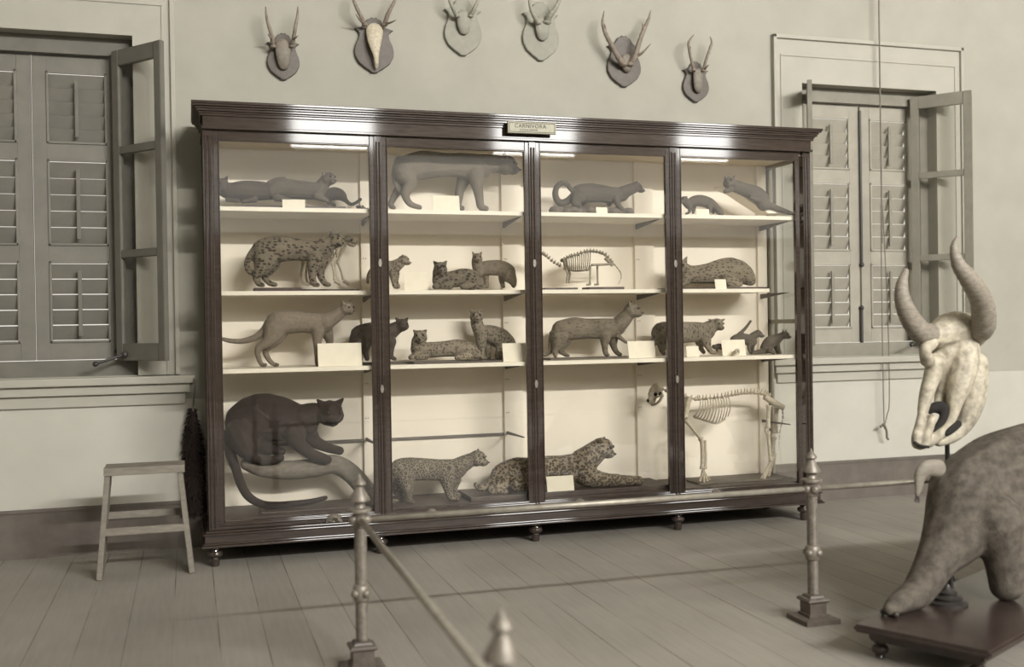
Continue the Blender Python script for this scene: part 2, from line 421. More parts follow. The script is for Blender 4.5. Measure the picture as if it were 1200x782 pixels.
# cord on the right window
t = thing('blind_cord', 'thin grey cord hanging in front of the right window down to a knot', 'cord', (5.21, .55, .49))
MB().tube([(5.205, .56, 4.3), (5.208, .56, 2.0)], .006, 8).build('upper_cord', 'cord', t)
a = spline([(5.200, .56, 2.3), (5.198, .56, 1.4), (5.204, .56, .62), (5.212, .56, .56)]); MB().tube(a, .004, 6).build('loop', 'cord', t)
a = spline([(5.216, .56, 2.3), (5.252, .56, 1.4), (5.256, .56, .78), (5.235, .56, .66), (5.212, .56, .58)]); MB().tube(a, .004, 6).build('loop', 'cord', t)
kn = MB(); kn.ball((5.20, .56, .575), .016).ball((5.175, .56, .565), .012); kn.tube(spline([(5.205, .56, .58), (5.222, .555, .53), (5.23, .56, .475), (5.245, .56, .46)]), .009, 8)
kn.build('knot', 'cord', t)
MB().box(5.18, 5.23, .53, WALL, 4.28, 4.34, .006).build('cleat', 'trim', t)

# -------------------------------------------------------------- the case
X0, X1 = .0956, 4.2024
DB = .56                        # back of the case
ZB, ZG, ZF, ZT = .2565, 2.5288, 2.599, 2.744
MUL = [(1.0864, 1.19), (2.0922, 2.1937), (3.0907, 3.197)]
BAYS = [(.184, 1.0864), (1.19, 2.0922), (2.1937, 3.0907), (3.197, 4.0864)]
case = thing('display_case', 'long dark polished wooden museum case with four glazed doors and white shelves', 'display case', ((X0+X1)/2, .28, 0))
# base
b = MB()
b.box(X0-.025, X1+.025, -.045, DB, .142, .190, .004)
b.build('plinth', 'wood', case)
b = MB(); b.box(X0-.045, X1+.045, -.065, DB, .118, .132, .004).box(X0-.036, X1+.036, -.056, DB, .132, .144, .005)
b.box(X0-.036, X1+.036, -.056, DB, .188, .200, .005).box(X0-.020, X1+.020, -.035, DB, .200, .212, .004)
b.build('base_moulding', 'wood', case)
b = MB(); b.box(X0, X1, -.002, .045, .212, ZB-.022, .003); b.box(X0+.06, X1-.06, -.012, .002, ZB-.022, ZB-.008, .004); b.build('bottom_rail', 'wood', case)
MB().box(X0+.04, X1-.04, .045, DB-.02, .212, .268).build('case_floor', 'base', case)
# turned feet
fx = [.1282, 1.1156, 2.13, 3.1436, 4.1175]
prof = [(.020,0),(.024,.004),(.027,.030),(.030,.040),(.024,.044),(.022,.052),(.040,.062),(.045,.075),(.040,.088),(.026,.092),(.024,.098),(.033,.104),(.030,.118)]
for x in fx:
    for y in (.0, .50):
        MB().lathe((x, y, 0), prof, 20).build('foot', 'wood', case, 40)
# posts, mullions with reeded faces
def upright(x0, x1, name, y0=-.006, y1=.05):
    b = MB(); b.box(x0, x1, y0, y1, .212, ZF, .003)
    n = max(2, int((x1-x0)/.022)); dx = (x1-x0-.012)/n
    for i in range(n):
        xc = x0+.006+dx*(i+.5)
        b.tube([(xc, y0, .226), (xc, y0, ZF-.05)], dx*.36, 8)
    return b.build(name, 'wood', case)
upright(X0, X0+.058, 'corner_post'); upright(X1-.058, X1, 'corner_post')
for x0, x1 in MUL: upright(x0+.026, x1-.026, 'mullion', -.010)
for x in (X0, X1-.05): MB().box(x, x+.05, DB-.05, DB, .212, ZF, .003).build('back_post', 'wood', case)
# doors: frame with pane, shell pull below
def door(i, x0, x1):
    fo = MB(); lw = .028 if i else .030
    xa = x0-.030; xb = x1+.030
    for p, q in ((xa, x0), (x1, xb)): fo.box(p, q, -.002, .034, .240, ZG+.066, .003)
    fo.box(x0, x1, -.002, .034, ZG, ZG+.066, .003); fo.box(x0, x1, -.004, .034, .238, ZB, .003)
    fo.box(x0, x0+.006, -.006, .010, ZB, ZG, .002).box(x1-.006, x1, -.006, .010, ZB, ZG, .002).box(x0, x1, -.006, .010, ZG-.006, ZG, .002).box(x0, x1, -.006, .010, ZB, ZB+.006, .002)
    d = fo.build('door', 'wood', case)
    MB().box(x0-.002, x1+.002, .014, .018, ZB-.002, ZG+.002).build('glass_pane', 'glass', d)
    k = MB()
    px = (.83, 1.437, 2.43, 3.428)[i]; rz = .222
    rr = .046 if i == 0 else .036
    vs = []
    for j in range(9):                                  # scallop shell: ribs fanning from the foot
        a = PI*(j+.5)/9
        k.tube([(px, -.012, rz), (px+math.cos(a)*rr*.55, -.030, rz+math.sin(a)*rr*.55), (px+math.cos(a)*rr, -.014, rz+math.sin(a)*rr)], [.004, .010, .006], 8)
    k.ball((px, -.010, rz+rr*.30), rr*.70, 3, (1,.38,.75))
    k.box(px-rr*1.1, px+rr*1.1, -.020, .0, rz-.008, rz, .003)
    k.build('shell_pull', 'post', d)
    return d
for i, (x0, x1) in enumerate(BAYS): door(i, x0, x1)
# key plates on the uprights
for (x, z) in ((1.138, 1.80), (1.138, 1.02), (2.143, 1.80), (2.143, 1.02), (3.144, 1.80), (3.144, 1.02)):
    kp = MB(); kp.prism([(x+.011*math.cos(q), z+.026*math.sin(q)) for q in [2*PI*k/16 for k in range(16)]], -.024, -.012, .002)
    kp.build('key_plate', 'post', case)
# frieze and cornice
b = MB(); b.box(X0+.004, X1-.004, -.024, DB, ZF, 2.668, .002); b.build('frieze', 'wood', case)
b = MB(); b.box(X0-.006, X1+.006, -.034, DB, ZF-.012, ZF+.004, .003); b.build('frieze_bead', 'wood', case)
b = MB()
for z0, z1, o in ((2.664, 2.680, .034), (2.680, 2.690, .040), (2.690, 2.704, .052), (2.704, 2.716, .060), (2.716, 2.728, .074), (2.728, 2.744, .080)):
    b.box(X0-.004-o+.024, X1+.004+o-.024, -o, DB+.005, z0, z1, .003)
b.build('cornice', 'wood', case)
MB().box(X0+.05, X1-.05, .03, DB-.02, ZF-.035, ZF-.012).build('case_ceiling', 'white', case)
# name plaque
pl = MB().box(1.956, 2.279, -.094, -.070, 2.624, 2.697, .004).build('name_plaque', 'plaque', case)
b = MB()
for (p, q, r_, s_) in ((1.964, 2.271, 2.631, 2.634), (1.964, 2.271, 2.687, 2.690), (1.964, 1.967, 2.631, 2.690), (2.268, 2.271, 2.631, 2.690)): b.box(p, q, -.0955, -.0935, r_, s_)
b.build('border_line', 'ink', pl)
def text(body, x, y, z, size, parent, name, mat='ink', space=1.0):
    cu = bpy.data.curves.new('tmp', 'FONT'); cu.body = body; cu.size = size; cu.align_x = 'CENTER'; cu.align_y = 'CENTER'
    cu.extrude = .0008; cu.space_character = space
    o = bpy.data.objects.new('tmp', cu); COL.objects.link(o)
    dg = bpy.context.evaluated_depsgraph_get(); me = bpy.data.meshes.new_from_object(o.evaluated_get(dg)); bpy.data.objects.remove(o)
    me.transform(Matrix.Translation((x, y, z)) @ Matrix.Rotation(PI/2, 4, 'X'))
    return link_mesh(name, me, mat, parent)
text('CARNIVORA', 2.105, -.0952, 2.669, .034, pl, 'lettering', space=1.12)
text('(CATS & CIVETS)', 2.092, -.0952, 2.645, .015, pl, 'lettering', space=1.1)
# white back with stiles, battens
for i in range(4):
    xa = (X0+.05, 1.20, 2.21, 3.21)[i]; xb = (1.105, 2.09, 3.08, X1-.05)[i]
    MB().box(xa, xb, .505, .525, .25, ZF-.02).build('back_panel', 'white', case)
for x0, x1 in ((1.100, 1.205), (2.075, 2.215), (3.068, 3.215), (4.06, 4.105)):
    st = MB(); st.box(x0, x1, .478, .53, .25, ZF-.02, .002).build('back_stile', 'white', case)
for x0 in (1.100, 2.075, 3.068):
    for z in (1.03, .80, 1.42, 1.86):
        for dx in (.014, .030): MB().ball((x0+dx, .478, z), .004, 1).build('peg_hole', 'cavity', case)
MB().box(X0+.06, 1.10, .492, .506, .640, .662, .002).build('batten', 'baseboard', case)
MB().box(1.205, 2.075, .492, .506, .640, .660, .002).build('batten', 'baseboard', case)
for xx in (1.112, 2.087, 4.075):
    MB().prism([(.10, .662), (.478, .650), (.478, .672), (.10, .668)], xx, xx+.010).build('bracket', 'baseboard', case)
for o in list(case.children):
    if o.name.startswith('bracket'):          # the outline was drawn in x,z: turn it to run front to back
        for v_ in o.data.vertices: v_.co = Vector((v_.co.y, v_.co.x, v_.co.z))
# shelves and their tapered brackets
SH = [(2.141, .034, 4.135), (1.636, .10, 3.93), (1.166, .034, 4.135)]
for z, y0, xr_ in SH:
    MB().box(X0+.065, xr_, y0, .476, z-.028, z-.002, .002).build('shelf', 'shelf', case)
    for xx in (1.106, 2.082, 3.074, 4.075):
        o = MB().prism([(.10, z-.032), (.478, z-.066), (.478, z-.029), (.10, z-.029)], xx, xx+.012).build('shelf_bracket', 'baseboard', case)
        for v_ in o.data.vertices: v_.co = Vector((v_.co.y + case.location.y*0, v_.co.x, v_.co.z))
# glazed ends
def side(x, nm):
    f = MB()
    f.box(x-.012, x+.012, .05, DB-.05, ZG+.01, ZF-.01).box(x-.012, x+.012, .05, DB-.05, .212, .262).box(x-.010, x+.010, .05, DB-.05, 1.385, 1.415)
    f.box(x-.010, x+.010, .475, .512, .26, ZG)
    so = f.build(nm, 'wood_in' if x < 1 else 'shutter', case)
    MB().box(x-.002, x+.002, .05, .475, .262, ZG+.01).build('glass_pane', 'glass', so)
side(X0+.030, 'end_frame'); side(X1-.030, 'end_frame')
SZ1, SZ2, SZ3, SZ0 = 2.139, 1.634, 1.164, .268

# ---------------------------------------------------------------- mounts
def T(ox, oy, s): return lambda x, y: (ox + x*s, oy + y*s)
def wpt(tf, s, Y, p):
    """(x, y, r[, dy]) in crop units -> world centre and radius in metres"""
    u, v = tf(p[0], p[1]); q = W(u, v, Y + (p[3] if len(p) > 3 else 0.0))
    return q, p[2]*s*mpp(q)
def chain_balls(tf, s, Y, pts, fy=1.0, per=7):
    pts = [tuple(p) if len(p) > 3 else tuple(p)+(0.0,) for p in pts]
    out = []
    for p in spline(pts, per):
        q, r = wpt(tf, s, Y, p); out.append((q, max(r, .003), (1, fy, 1)))
    return out
def head_parts(c, r, az, tilt=0, muz=.55, ear=.55, eara=35, earw=.28, earz=.7, long=1.0, jaw=.42, flat=1.0):
    """balls for a head centred at c, plus eye and nose places. az: 0 faces the room, 90 faces right along the case"""
    a, t = math.radians(az), math.radians(tilt)
    Fv = Vector((math.sin(a)*math.cos(t), -math.cos(a)*math.cos(t), -math.sin(t))); Rv = Vector((math.cos(a), math.sin(a), 0)); Uv = Rv.cross(Fv)*1.0
    if Uv.z < 0: Uv = -Uv
    P = lambda f, rr, u: c + Fv*(f*r) + Rv*(rr*r) + Uv*(u*r)
    r *= 1.10; c = c + Vector((0, -.35*r*max(0, math.cos(a)), 0)); one = (1,1,1); B = [(c, r*.92, one), (P(.25,0,.12), r*.80, one), (P(.15,.38,-.15), r*.58, one), (P(.15,-.38,-.15), r*.58, one)]
    ml = muz*.95*long
    for k in range(6):
        q = k/5; B.append((P(.48+ml*q, 0, -.20-.10*q), r*(jaw+.08-.10*q), one))
    B += [(P(.50+ml*.85, .16, -.34), r*jaw*.62, one), (P(.50+ml*.85, -.16, -.34), r*jaw*.62, one), (P(.45+ml*.6, 0, -.52), r*jaw*.66, one)]
    if ear > 0:
        for sg in (-1, 1):
            d = Rv*(sg*math.sin(math.radians(eara))) + Uv*math.cos(math.radians(eara)) - Fv*.1
            for w_ in (-.16, 0, .16):
                for k in range(8):
                    q = k/7; B.append((P(-.02, sg*.50, earz*.8) + d*(ear*1.35*r*q) + Rv.cross(Fv).cross(d)*0 + (Rv*math.cos(math.radians(eara)) - Uv*(sg*math.sin(math.radians(eara))))*(w_*r*(1-q)), max(r*earw*.72*(1-.45*q), .0042), one))
    c1 = Vector((.25, 0, .12)); eyes = []
    for sg in (-1, 1):
        d = Vector((.78, sg*.50, .20)).normalized()*.80 + c1; eyes.append(P(*d))
    return B, eyes, P(.48+ml+(jaw-.02)*.95, 0, -.24)
def mount(name, label, cat, group, Y, tfs, chains, mat, heads=(), vox=.0058, base=None, smooth=3, z0=None, extra=None, bmat='base', eyes=True):
    ox, oy, s = tfs; tf = T(ox, oy, s)
    balls = []
    for ch in chains:
        pts, fy = ch if isinstance(ch, tuple) else (ch, 1.0)
        balls += chain_balls(tf, s, Y, pts, fy)
    hp = []
    for h in heads:
        h = dict(h); x, y, r = h.pop('at'); dy = h.pop('dy', 0)
        cpt, rm = wpt(tf, s, Y, (x, y, r, dy)); B, E_, N_ = head_parts(cpt, rm, **h); balls += B; hp.append((rm, E_, N_))
    zc = min(b_[0].z-b_[1] for b_ in balls); xm = sum(b_[0].x for b_ in balls)/len(balls)
    org = Vector((xm, Y, z0 if z0 is not None else zc))
    t = thing(name, label, cat, org, group)
    if z0 is not None:                       # feet rest on the surface, not through it
        balls = [((c_ if c_.z - r*.92 > z0 else Vector((c_.x, c_.y, z0 + r*.92))), r, sc) for c_, r, sc in balls]
    blob('body', balls, vox, mat, t, smooth, org)
    for rm, E_, N_ in hp:
        if eyes:
            for e in E_: MB().ball(e, max(rm*.15, .0042)).build('eye', 'eye', t, True)
        MB().ball(N_, max(rm*.15, .005), 2, (1.2, 1, .8)).build('nose', 'nose', t, True)
    if base:
        xa, xb, zb0, zb1, ya, yb = base
        MB().box(xa, xb, ya, yb, zb0, zb1, .004).build('base_board', bmat, t)
    if extra: extra(t, tf, s, Y)
    return t
def X(u, Y): return W(u, 330, Y).x
def card(label, u0, u1, v0, v1, Y, z0, lean=12, group=None, sink=0):
    a, b_ = W(u0, v1, Y), W(u1, v1, Y); top = W((u0+u1)/2, v0, Y).z
    h = top - z0; w = b_.x - a.x
    k = MB(); k.box(-w/2, w/2, -.0018, .0018, 0, h/math.cos(math.radians(lean)))
    k.box(-w/2, w/2, .0018, .005, 0, .012)
    k.bm.transform(Matrix.Rotation(math.radians(-lean), 4, 'X'))
    k.obox((0, h*.28, .0015), (0, h*.17, h*.70), w*.35, .002, (1,0,0))     # prop behind
    o = k.build('label_card', 'card'); o.location = ((a.x+b_.x)/2, Y, z0 + .0005)
    return tag(o, label, 'label card', group)

FUR = {
 'dusky': m_fur('dusky_fur', (84,76,68), (58,51,46), 'spots', 9, thr=(.2,.6), amount=.45),
 'grizzled': m_fur('grizzled_fur', (98,90,80), (64,57,51), 'spots', 16, thr=(.15,.5), amount=.5),
 'spotted': m_fur('bold_spotted_fur', (124,114,99), (54,46,41), 'spots', 50, (.62,1,1.15), (.33,.46)),
 'golden': m_fur('golden_brown_fur', (130,118,104), (84,74,66), 'spots', 8, thr=(.1,.5), amount=.35),
 'black': m_fur('black_fur', (56,46,42), (42,35,32), 'spots', 26, thr=(.2,.45), amount=.4),
 'darkcub': m_fur('dark_cub_fur', (80,70,63), (54,46,42), 'spots', 22, thr=(.2,.42), amount=.6),
 'big': m_fur('faded_tawny_fur', (120,111,99), (92,83,74), 'spots', 8, thr=(.1,.5), amount=.3),
 'leopard': m_fur('leopard_fur', (146,134,116), (72,63,55), 'rosette', 54, thr=(.24,.46)),
 'cloud': m_fur('clouded_fur', (136,126,109), (72,64,57), 'cloud', 42, (.75,1,1), (.12,.24)),
 'cub': m_fur('spotted_cub_fur', (140,129,113), (76,67,59), 'spots', 56, thr=(.30,.46)),
 'mottle': m_fur('dark_mottled_fur', (116,107,93), (54,47,42), 'spots', 46, (.7,1,1), thr=(.32,.46)),
 'plaincat': m_fur('brown_cat_fur', (128,116,101), (86,76,67), 'spots', 34, thr=(.2,.4), amount=.6),
 'flecked': m_fur('flecked_fur', (122,112,97), (76,67,60), 'spots', 48, (.5,1,1.3), thr=(.2,.42), amount=.8),
 'brindle': m_fur('brindled_fur', (134,124,108), (76,67,59), 'spots', 40, (1.6,1,.6), thr=(.22,.42)),
 'otter': m_fur('sleek_brown_fur', (90,82,73), (68,61,54), 'spots', 9, thr=(.1,.5), amount=.4),
 'ermine': m_fur('mid_brown_fur', (98,89,79), (68,60,53), 'spots', 20, thr=(.1,.4), amount=.4),
 'curl': m_fur('close_spotted_fur', (136,125,108), (68,60,53), 'spots', 52, (.6,1,1.1), thr=(.25,.42)),
 'grey': m_fur('grey_brown_fur', (102,94,84), (70,63,56), 'spots', 20, thr=(.1,.42), amount=.5),
}
MG = 'mounted mammals in the case'
# --- top shelf
ZA = (240, 150, .179)
mount('mounted_civet', 'dark stuffed animal lying with its head against the left post, top shelf', 'stuffed animal', MG, .24, ZA,
  [([(120,395,52),(170,415,58),(250,410,66),(340,412,66),(410,415,58),(450,425,45)], .9), [(150,470,18,-.05),(220,478,14,-.07)],
   [(330,470,20,-.05),(250,482,14,-.08)]],
  FUR['dusky'], [dict(at=(108,385,54), az=-35, tilt=8, ear=.42)], vox=.0048, z0=SZ1+.022, base=(X(284,.24), X(331,.24), SZ1, SZ1+.022, .14, .36), bmat='wood_in')
mount('mounted_wildcat', 'grizzled stuffed cat lying with raised head behind the card on the top left shelf', 'stuffed animal', MG, .22, ZA,
  [([(455,410,58),(500,395,68),(580,402,66),(660,408,62),(730,412,58)], .85), [(740,420,52),(765,380,46),(790,350,42)], [(470,455,28,-.06),(560,474,15,-.09)], [(735,445,30,-.05),(800,475,15,-.08)],
   [(430,370,30),(470,345,22),(520,335,16)]],
  FUR['grizzled'], [dict(at=(802,338,46), az=38, tilt=2, ear=.3, eara=55)], vox=.0048, z0=SZ1+.022, base=(X(333,.22), X(404,.22), SZ1, SZ1+.022, .12, .33), bmat='wood_in')
mount('mounted_mongoose', 'small dark stuffed animal curving its tail up behind the lying cat, top shelf', 'stuffed animal', MG, .40, ZA,
  [[(800,440,42),(850,430,44),(890,440,36),(920,472,18),(955,500,13),(990,490,12),(1018,468,12)], [(810,490,14),(850,505,12)]], FUR['dusky'], [dict(at=(772,425,34), az=-80, ear=.3)], vox=.0048, z0=SZ1)
r = MB()
for k in range(26):
    a = random.uniform(-1, 1); q = W(240+.179*(1030+a*32), 150+.179*505, .30); r.obox((q.x, q.y, SZ1-.001), (q.x+random.uniform(-.02,.02), q.y+random.uniform(-.02,.01), SZ1+random.uniform(.02,.055)), .012, .004, (1,.3,0))
r.ball((q.x, .30, SZ1+.010), .018, 2, (1.6,1,.6))
tag(r.build('dried_plant', 'rock'), 'tuft of dried plant at the right end of the top left shelf', 'plant')
card('small white card in front of the two lying animals on the top left shelf', 331, 357.5, 234, 243.6, .075, SZ1)

ZD = (440, 150, .1791)
mount('mounted_big_cat', 'large faded stuffed big cat walking right across the second bay, top shelf', 'stuffed animal', MG, .26, ZD,
  [([(215,265,92),(300,245,98),(380,240,88),(470,240,78),(560,245,84),(640,255,88),(700,250,78)], .75), [(700,240,70),(770,235,62),(820,240,58)],
   [(185,300,66,-.03),(230,360,46,-.05),(195,430,30,-.05),(225,495,22,-.05),(290,520,17,-.06)], [(190,300,60,.05),(165,370,36,.06),(128,440,26,.06),(100,500,20,.06),(120,522,16,.03)],
   [(655,310,58,-.04),(668,390,38,-.05),(680,460,30,-.05),(690,515,26,-.05),(725,528,19,-.07)], [(590,310,55,.05),(560,380,36,.06),(545,450,30,.06),(540,515,24,.06),(568,526,18,.04)],
   [(160,220,40),(132,280,26),(128,340,22),(150,395,19),(185,435,17)]],
  FUR['big'], [dict(at=(845,245,66), az=62, tilt=10, ear=.42, eara=40)], vox=.0062, z0=SZ1)
card('white card between the legs of the big walking cat on the top shelf', 508, 539, 229, 247.5, .13, SZ1)

ZH = (620, 150, .1791)
def rocklog(u0, u1, v0, v1):
    def f(t, tf, s, Y):
        a, b_ = W(u0, v1, Y), W(u1, v1, Y); h = W(u0, v0, Y).z - (t.location.z)
        bl = []
        n = 13
        for k in range(n+1):
            q = k/n; bl.append((Vector((a.x+(b_.x-a.x)*q, Y+.02*math.sin(k*1.7), t.location.z+h*.44+.005*math.sin(k*2.3))), h*.52+.004*math.sin(k*3.1), (1, 1.3, .85)))
        o = blob('rock_base', bl, .007, 'rock', t, 2, t.location.copy())
    return f
mount('mounted_marten', 'long bodied stuffed marten with looped tail standing on a rock, top shelf', 'stuffed animal', MG, .25, ZH,
  [([(330,430,62),(400,425,66),(470,430,60),(550,440,56),(610,435,48)], .8), [(610,425,46),(655,405,40),(690,390,36)], [(320,455,48,-.03),(300,490,26,-.05),(330,505,16,-.06)], [(360,460,40,.03),(350,495,22,.04)],
   [(570,465,30,-.03),(585,505,18,-.05),(610,532,15,-.05)], [(530,470,28,.03),(522,500,16,.05)],
   [(290,440,22),(240,485,24),(195,485,24),(172,440,22),(180,390,20),(212,360,18),(245,368,17),(275,405,15)]],
  FUR['otter'], [dict(at=(695,388,36), az=80, tilt=12, muz=.8, ear=.3, eara=25)], vox=.0048, z0=SZ1+.0, extra=rocklog(650, 736, 239.5, 248.6))
card('small white card leaning on the rock under the marten', 699, 712, 243, 250.5, .10, SZ1)
ZJ = (780, 150, .1791)
mount('mounted_stoat', 'small stuffed mongoose facing left with bushy tail, top shelf of the right bay', 'stuffed animal', MG, .20, ZJ,
  [([(150,500,30),(190,478,36),(240,478,40),(285,492,38)], .85), [(150,505,28),(135,490,26),(120,475,24)], [(160,520,17,-.02),(155,550,10,-.02),(135,562,9,-.03)], [(185,515,17,.03),(180,555,10,.03)],
   [(285,510,24,-.02),(290,545,12,-.03),(275,562,9,-.03)], [(300,515,22,.03),(312,555,10,.03)], [(300,490,26),(330,520,24),(350,545,24),(368,558,15)]],
  FUR['ermine'], [dict(at=(122,472,25), az=-62, tilt=5, muz=.7, ear=.25, eara=30)], vox=.004, z0=SZ1)
card('small white card in front of the little mongoose, top right shelf', 816, 831.5, 245, 253, .10, SZ1)
def plank(t, tf, s, Y):
    a, b_ = W(*tf(345,388), Y+.02), W(*tf(815,578), Y+.02)
    pts = [W(*tf(x, y), Y+.02) for x, y in ((348,372),(470,400),(600,470),(720,532),(830,566),(640,566),(520,490),(430,430),(348,396))]
    k = MB().prism([(p.x, max(p.z, SZ1)) for p in pts], Y-.05, Y+.09, .004); k.build('sloping_board', 'white', t)
mount('mounted_flying_lemur', 'stuffed animal sprawled head up on a sloping pale board, top right shelf', 'stuffed animal', MG, .22, ZJ,
  [([(440,375,42,-.06),(520,405,46,-.06),(590,430,54,-.06),(625,465,54,-.06),(640,500,46,-.06)], .8), [(420,400,24,-.08),(390,415,15,-.08)], [(640,500,42,-.06),(690,512,24,-.06),(750,535,20,-.06),(800,552,16,-.06),(840,565,9,-.05)],
   [(600,470,24,-.1),(560,455,14,-.1)]],
  FUR['grey'], [dict(at=(412,362,40), az=-40, tilt=-5, ear=.4, eara=25, dy=-.06)], vox=.0048, z0=SZ1, extra=plank)
# --- second shelf
ZB_ = (240, 260, .2303)
def boardsB(t, tf, s, Y):
    MB().box(X(297,.20), X(352,.20), .13, .27, SZ2, SZ2+.022, .003).build('base_board', 'wood_in', t)
mount('mounted_fishing_cat', 'boldly spotted stuffed cat standing in profile, second shelf of the left bay', 'stuffed animal', MG, .20, ZB_,
  [([(310,150,72),(370,140,70),(440,138,62),(510,145,56),(570,150,54),(610,145,46)], .8), [(600,130,46),(640,110,40),(660,100,36)],
   [(305,190,62,-.02),(290,240,38,-.04),(262,275,20,-.04),(272,312,16,-.04),(295,322,12,-.06)], [(340,200,50,.04),(325,245,30,.05),(305,280,18,.05),(330,312,15,.05),(360,320,12,.03)],
   [(560,190,44,-.03),(550,240,27,-.04),(548,285,20,-.04),(555,314,17,-.04),(575,322,12,-.06)], [(595,190,42,.04),(588,240,26,.05),(592,280,19,.05),(610,312,16,.05),(632,320,12,.03)],
   [(265,140,28),(232,175,20),(215,210,16),(220,245,15),(245,262,14),(275,250,13)]],
  FUR['spotted'], [dict(at=(662,98,38), az=35, tilt=4, ear=.45, eara=30)], vox=.0048, z0=SZ2+.022, extra=boardsB)
def bone_mat(d): return 'bone_dark' if d else 'bone'
GAIN = 1.0
def bone(name, pts, t, tf, s, Y, mat, knob=1.5, n=8):
    """long bone: slim shaft, knuckled ends. pts (x,y,r,dy)"""
    P = [wpt(tf, s, Y, p if len(p) > 3 else p+(0,)) for p in pts]
    ctrl = [tuple(q)+(r,) for q, r in P]; sp = spline(ctrl, 8); L = len(sp)-1
    pp, rr = [], []
    for i, q in enumerate(sp):
        f = i/L; e = max(0, 1-min(f, 1-f)/.16); pp.append(Vector(q[:3])); rr.append(GAIN*q[3]*(1+(knob-1)*e*e*(3-2*e)) * (.75 if i in (0, L) else 1))
    MB().tube(pp, rr, n).build(name, mat, t, True)
def vertebrae(pts, n, t, tf, s, Y, mat, spine=1.6, part='vertebra'):
    sp = spline([tuple(p) if len(p) > 3 else tuple(p)+(0.,) for p in pts], 12)
    for k in range(n):
        i = int(k*(len(sp)-1)/(n-1)); p = sp[i]; q, r = wpt(tf, s, Y, p); q2, _ = wpt(tf, s, Y, sp[min(i+1, len(sp)-1)]); q0, _ = wpt(tf, s, Y, sp[max(i-1, 0)])
        d = (q2-q0).normalized(); up = Vector((0,-1,0)).cross(d); up = up if up.z >= 0 else -up
        m = MB(); m.ball(q, r, 1, (1.0, 1.0, .9))
        m.tube([q, q+up*r*spine*.7 + d*0, q+up*r*spine*1.15], [r*.5, r*.35, r*.2], 6)
        if spine > .5: m.tube([q+Vector((0,-r*1.5,0)), q, q+Vector((0,r*1.5,0))], [r*.2, r*.4, r*.2], 6)
        m.build(part, mat, t, True)
def ribs(tops, bots, n, wid, t, tf, s, Y, mat, rr=.8):
    for k in range(n):
        f = k/(n-1)
        a = Vector((tops[0][0]+(tops[1][0]-tops[0][0])*f, tops[0][1]+(tops[1][1]-tops[0][1])*f, 0))
        seg = f*(len(bots)-1); i = min(int(seg), len(bots)-2); g = seg-i
        b_ = Vector((bots[i][0]+(bots[i+1][0]-bots[i][0])*g, bots[i][1]+(bots[i+1][1]-bots[i][1])*g, 0))
        for sg in (-1, 1):
            P = []
            for q, w in ((0,.15),(.2,.8),(.5,1.0),(.8,.75),(1,.18)):
                x = a.x+(b_.x-a.x)*q + 3*math.sin(q*PI)*(1 if tops[1][0] > tops[0][0] else -1); y = a.y+(b_.y-a.y)*q
                pt, r = wpt(tf, s, Y, (x, y, rr, sg*wid*w)); P.append(tuple(pt)+(r,))
            sp = spline(P, 4); MB().tube([Vector(p[:3]) for p in sp], [p[3] for p in sp], 6).build('rib', mat, t, True)
def skull_cat(at, az, tilt, t, tf, s, Y, mat):
    c, r = wpt(tf, s, Y, at); a, tl = math.radians(az), math.radians(tilt)
    Fv = Vector((math.sin(a)*math.cos(tl), -math.cos(a)*math.cos(tl), -math.sin(tl))); Rv = Vector((math.cos(a), math.sin(a), 0)); Uv = Rv.cross(Fv); Uv = Uv if Uv.z > 0 else -Uv
    P = lambda f, x, u: c+Fv*(f*r)+Rv*(x*r)+Uv*(u*r); o1 = (1,1,1)
    B = [(P(-.35,0,.15), r*.62, o1), (P(.1,0,.2), r*.55, o1), (P(.55,0,.05), r*.42, o1), (P(.95,0,-.12), r*.36, o1), (P(1.15,0,-.2), r*.28, o1)]
    for sg in (-1,1):
        for k in range(9):                                  # cheek arches stand clear of the braincase
            q = k/8; B.append((P(-.35+.95*q, sg*(.45+.35*math.sin(q*PI)), -.22+.05*q), r*.12, o1))
    blob('cranium', B, max(r*.09, .0035), mat, t, 2)
    J = MB()
    for sg in (-1,1):
        J.tube([P(-.32, sg*.46, -.30), P(-.22, sg*.46, -.62), P(.3, sg*.40, -.80), P(.8, sg*.24, -.84), P(1.14, sg*.06, -.74)], [r*.11, r*.15, r*.15, r*.13, r*.12], 8)
    J.build('jaw', mat, t, True)
    for sg in (-1,1):
        for f, u in ((1.12, -.46), (.75, -.42), (.58, -.42)):
            L = .26 if f > 1 else .15
            MB().tube([P(f, sg*.19, u+.08), P(f+.02, sg*.19, u-L)], [r*.09, r*.025], 6).build('tooth', mat, t, True)
        MB().ball(P(.40, sg*.40, .10), r*.21, 2).build('eye_socket', 'cavity', t, True)
        MB().tube([P(-.15, sg*.64, -.10), P(.20, sg*.64, -.14)], [r*.10, r*.10], 8).build('temple_hollow', 'cavity', t, True)
    MB().ball(P(1.28, 0, .0), r*.17, 2).build('nose_hole', 'cavity', t, True)
t = thing('mounted_skeleton', 'cat skeleton half hidden behind the spotted cat, legs showing to its right', 'skeleton', (X(370,.38), .38, SZ2), 'mounted skeletons in the case')
tfB, sB = T(240, 260, .2303), .2303; YB = .38
vertebrae([(450,130,8),(540,110,8),(620,105,8),(680,95,8)], 12, t, tfB, sB, YB, 'bone_dark')
skull_cat((735,95,30), 80, 12, t, tfB, sB, YB, 'bone_dark')
ribs([(560,120),(660,115)], [(570,180),(620,190),(670,180)], 8, .05, t, tfB, sB, YB, 'bone_dark', 3)
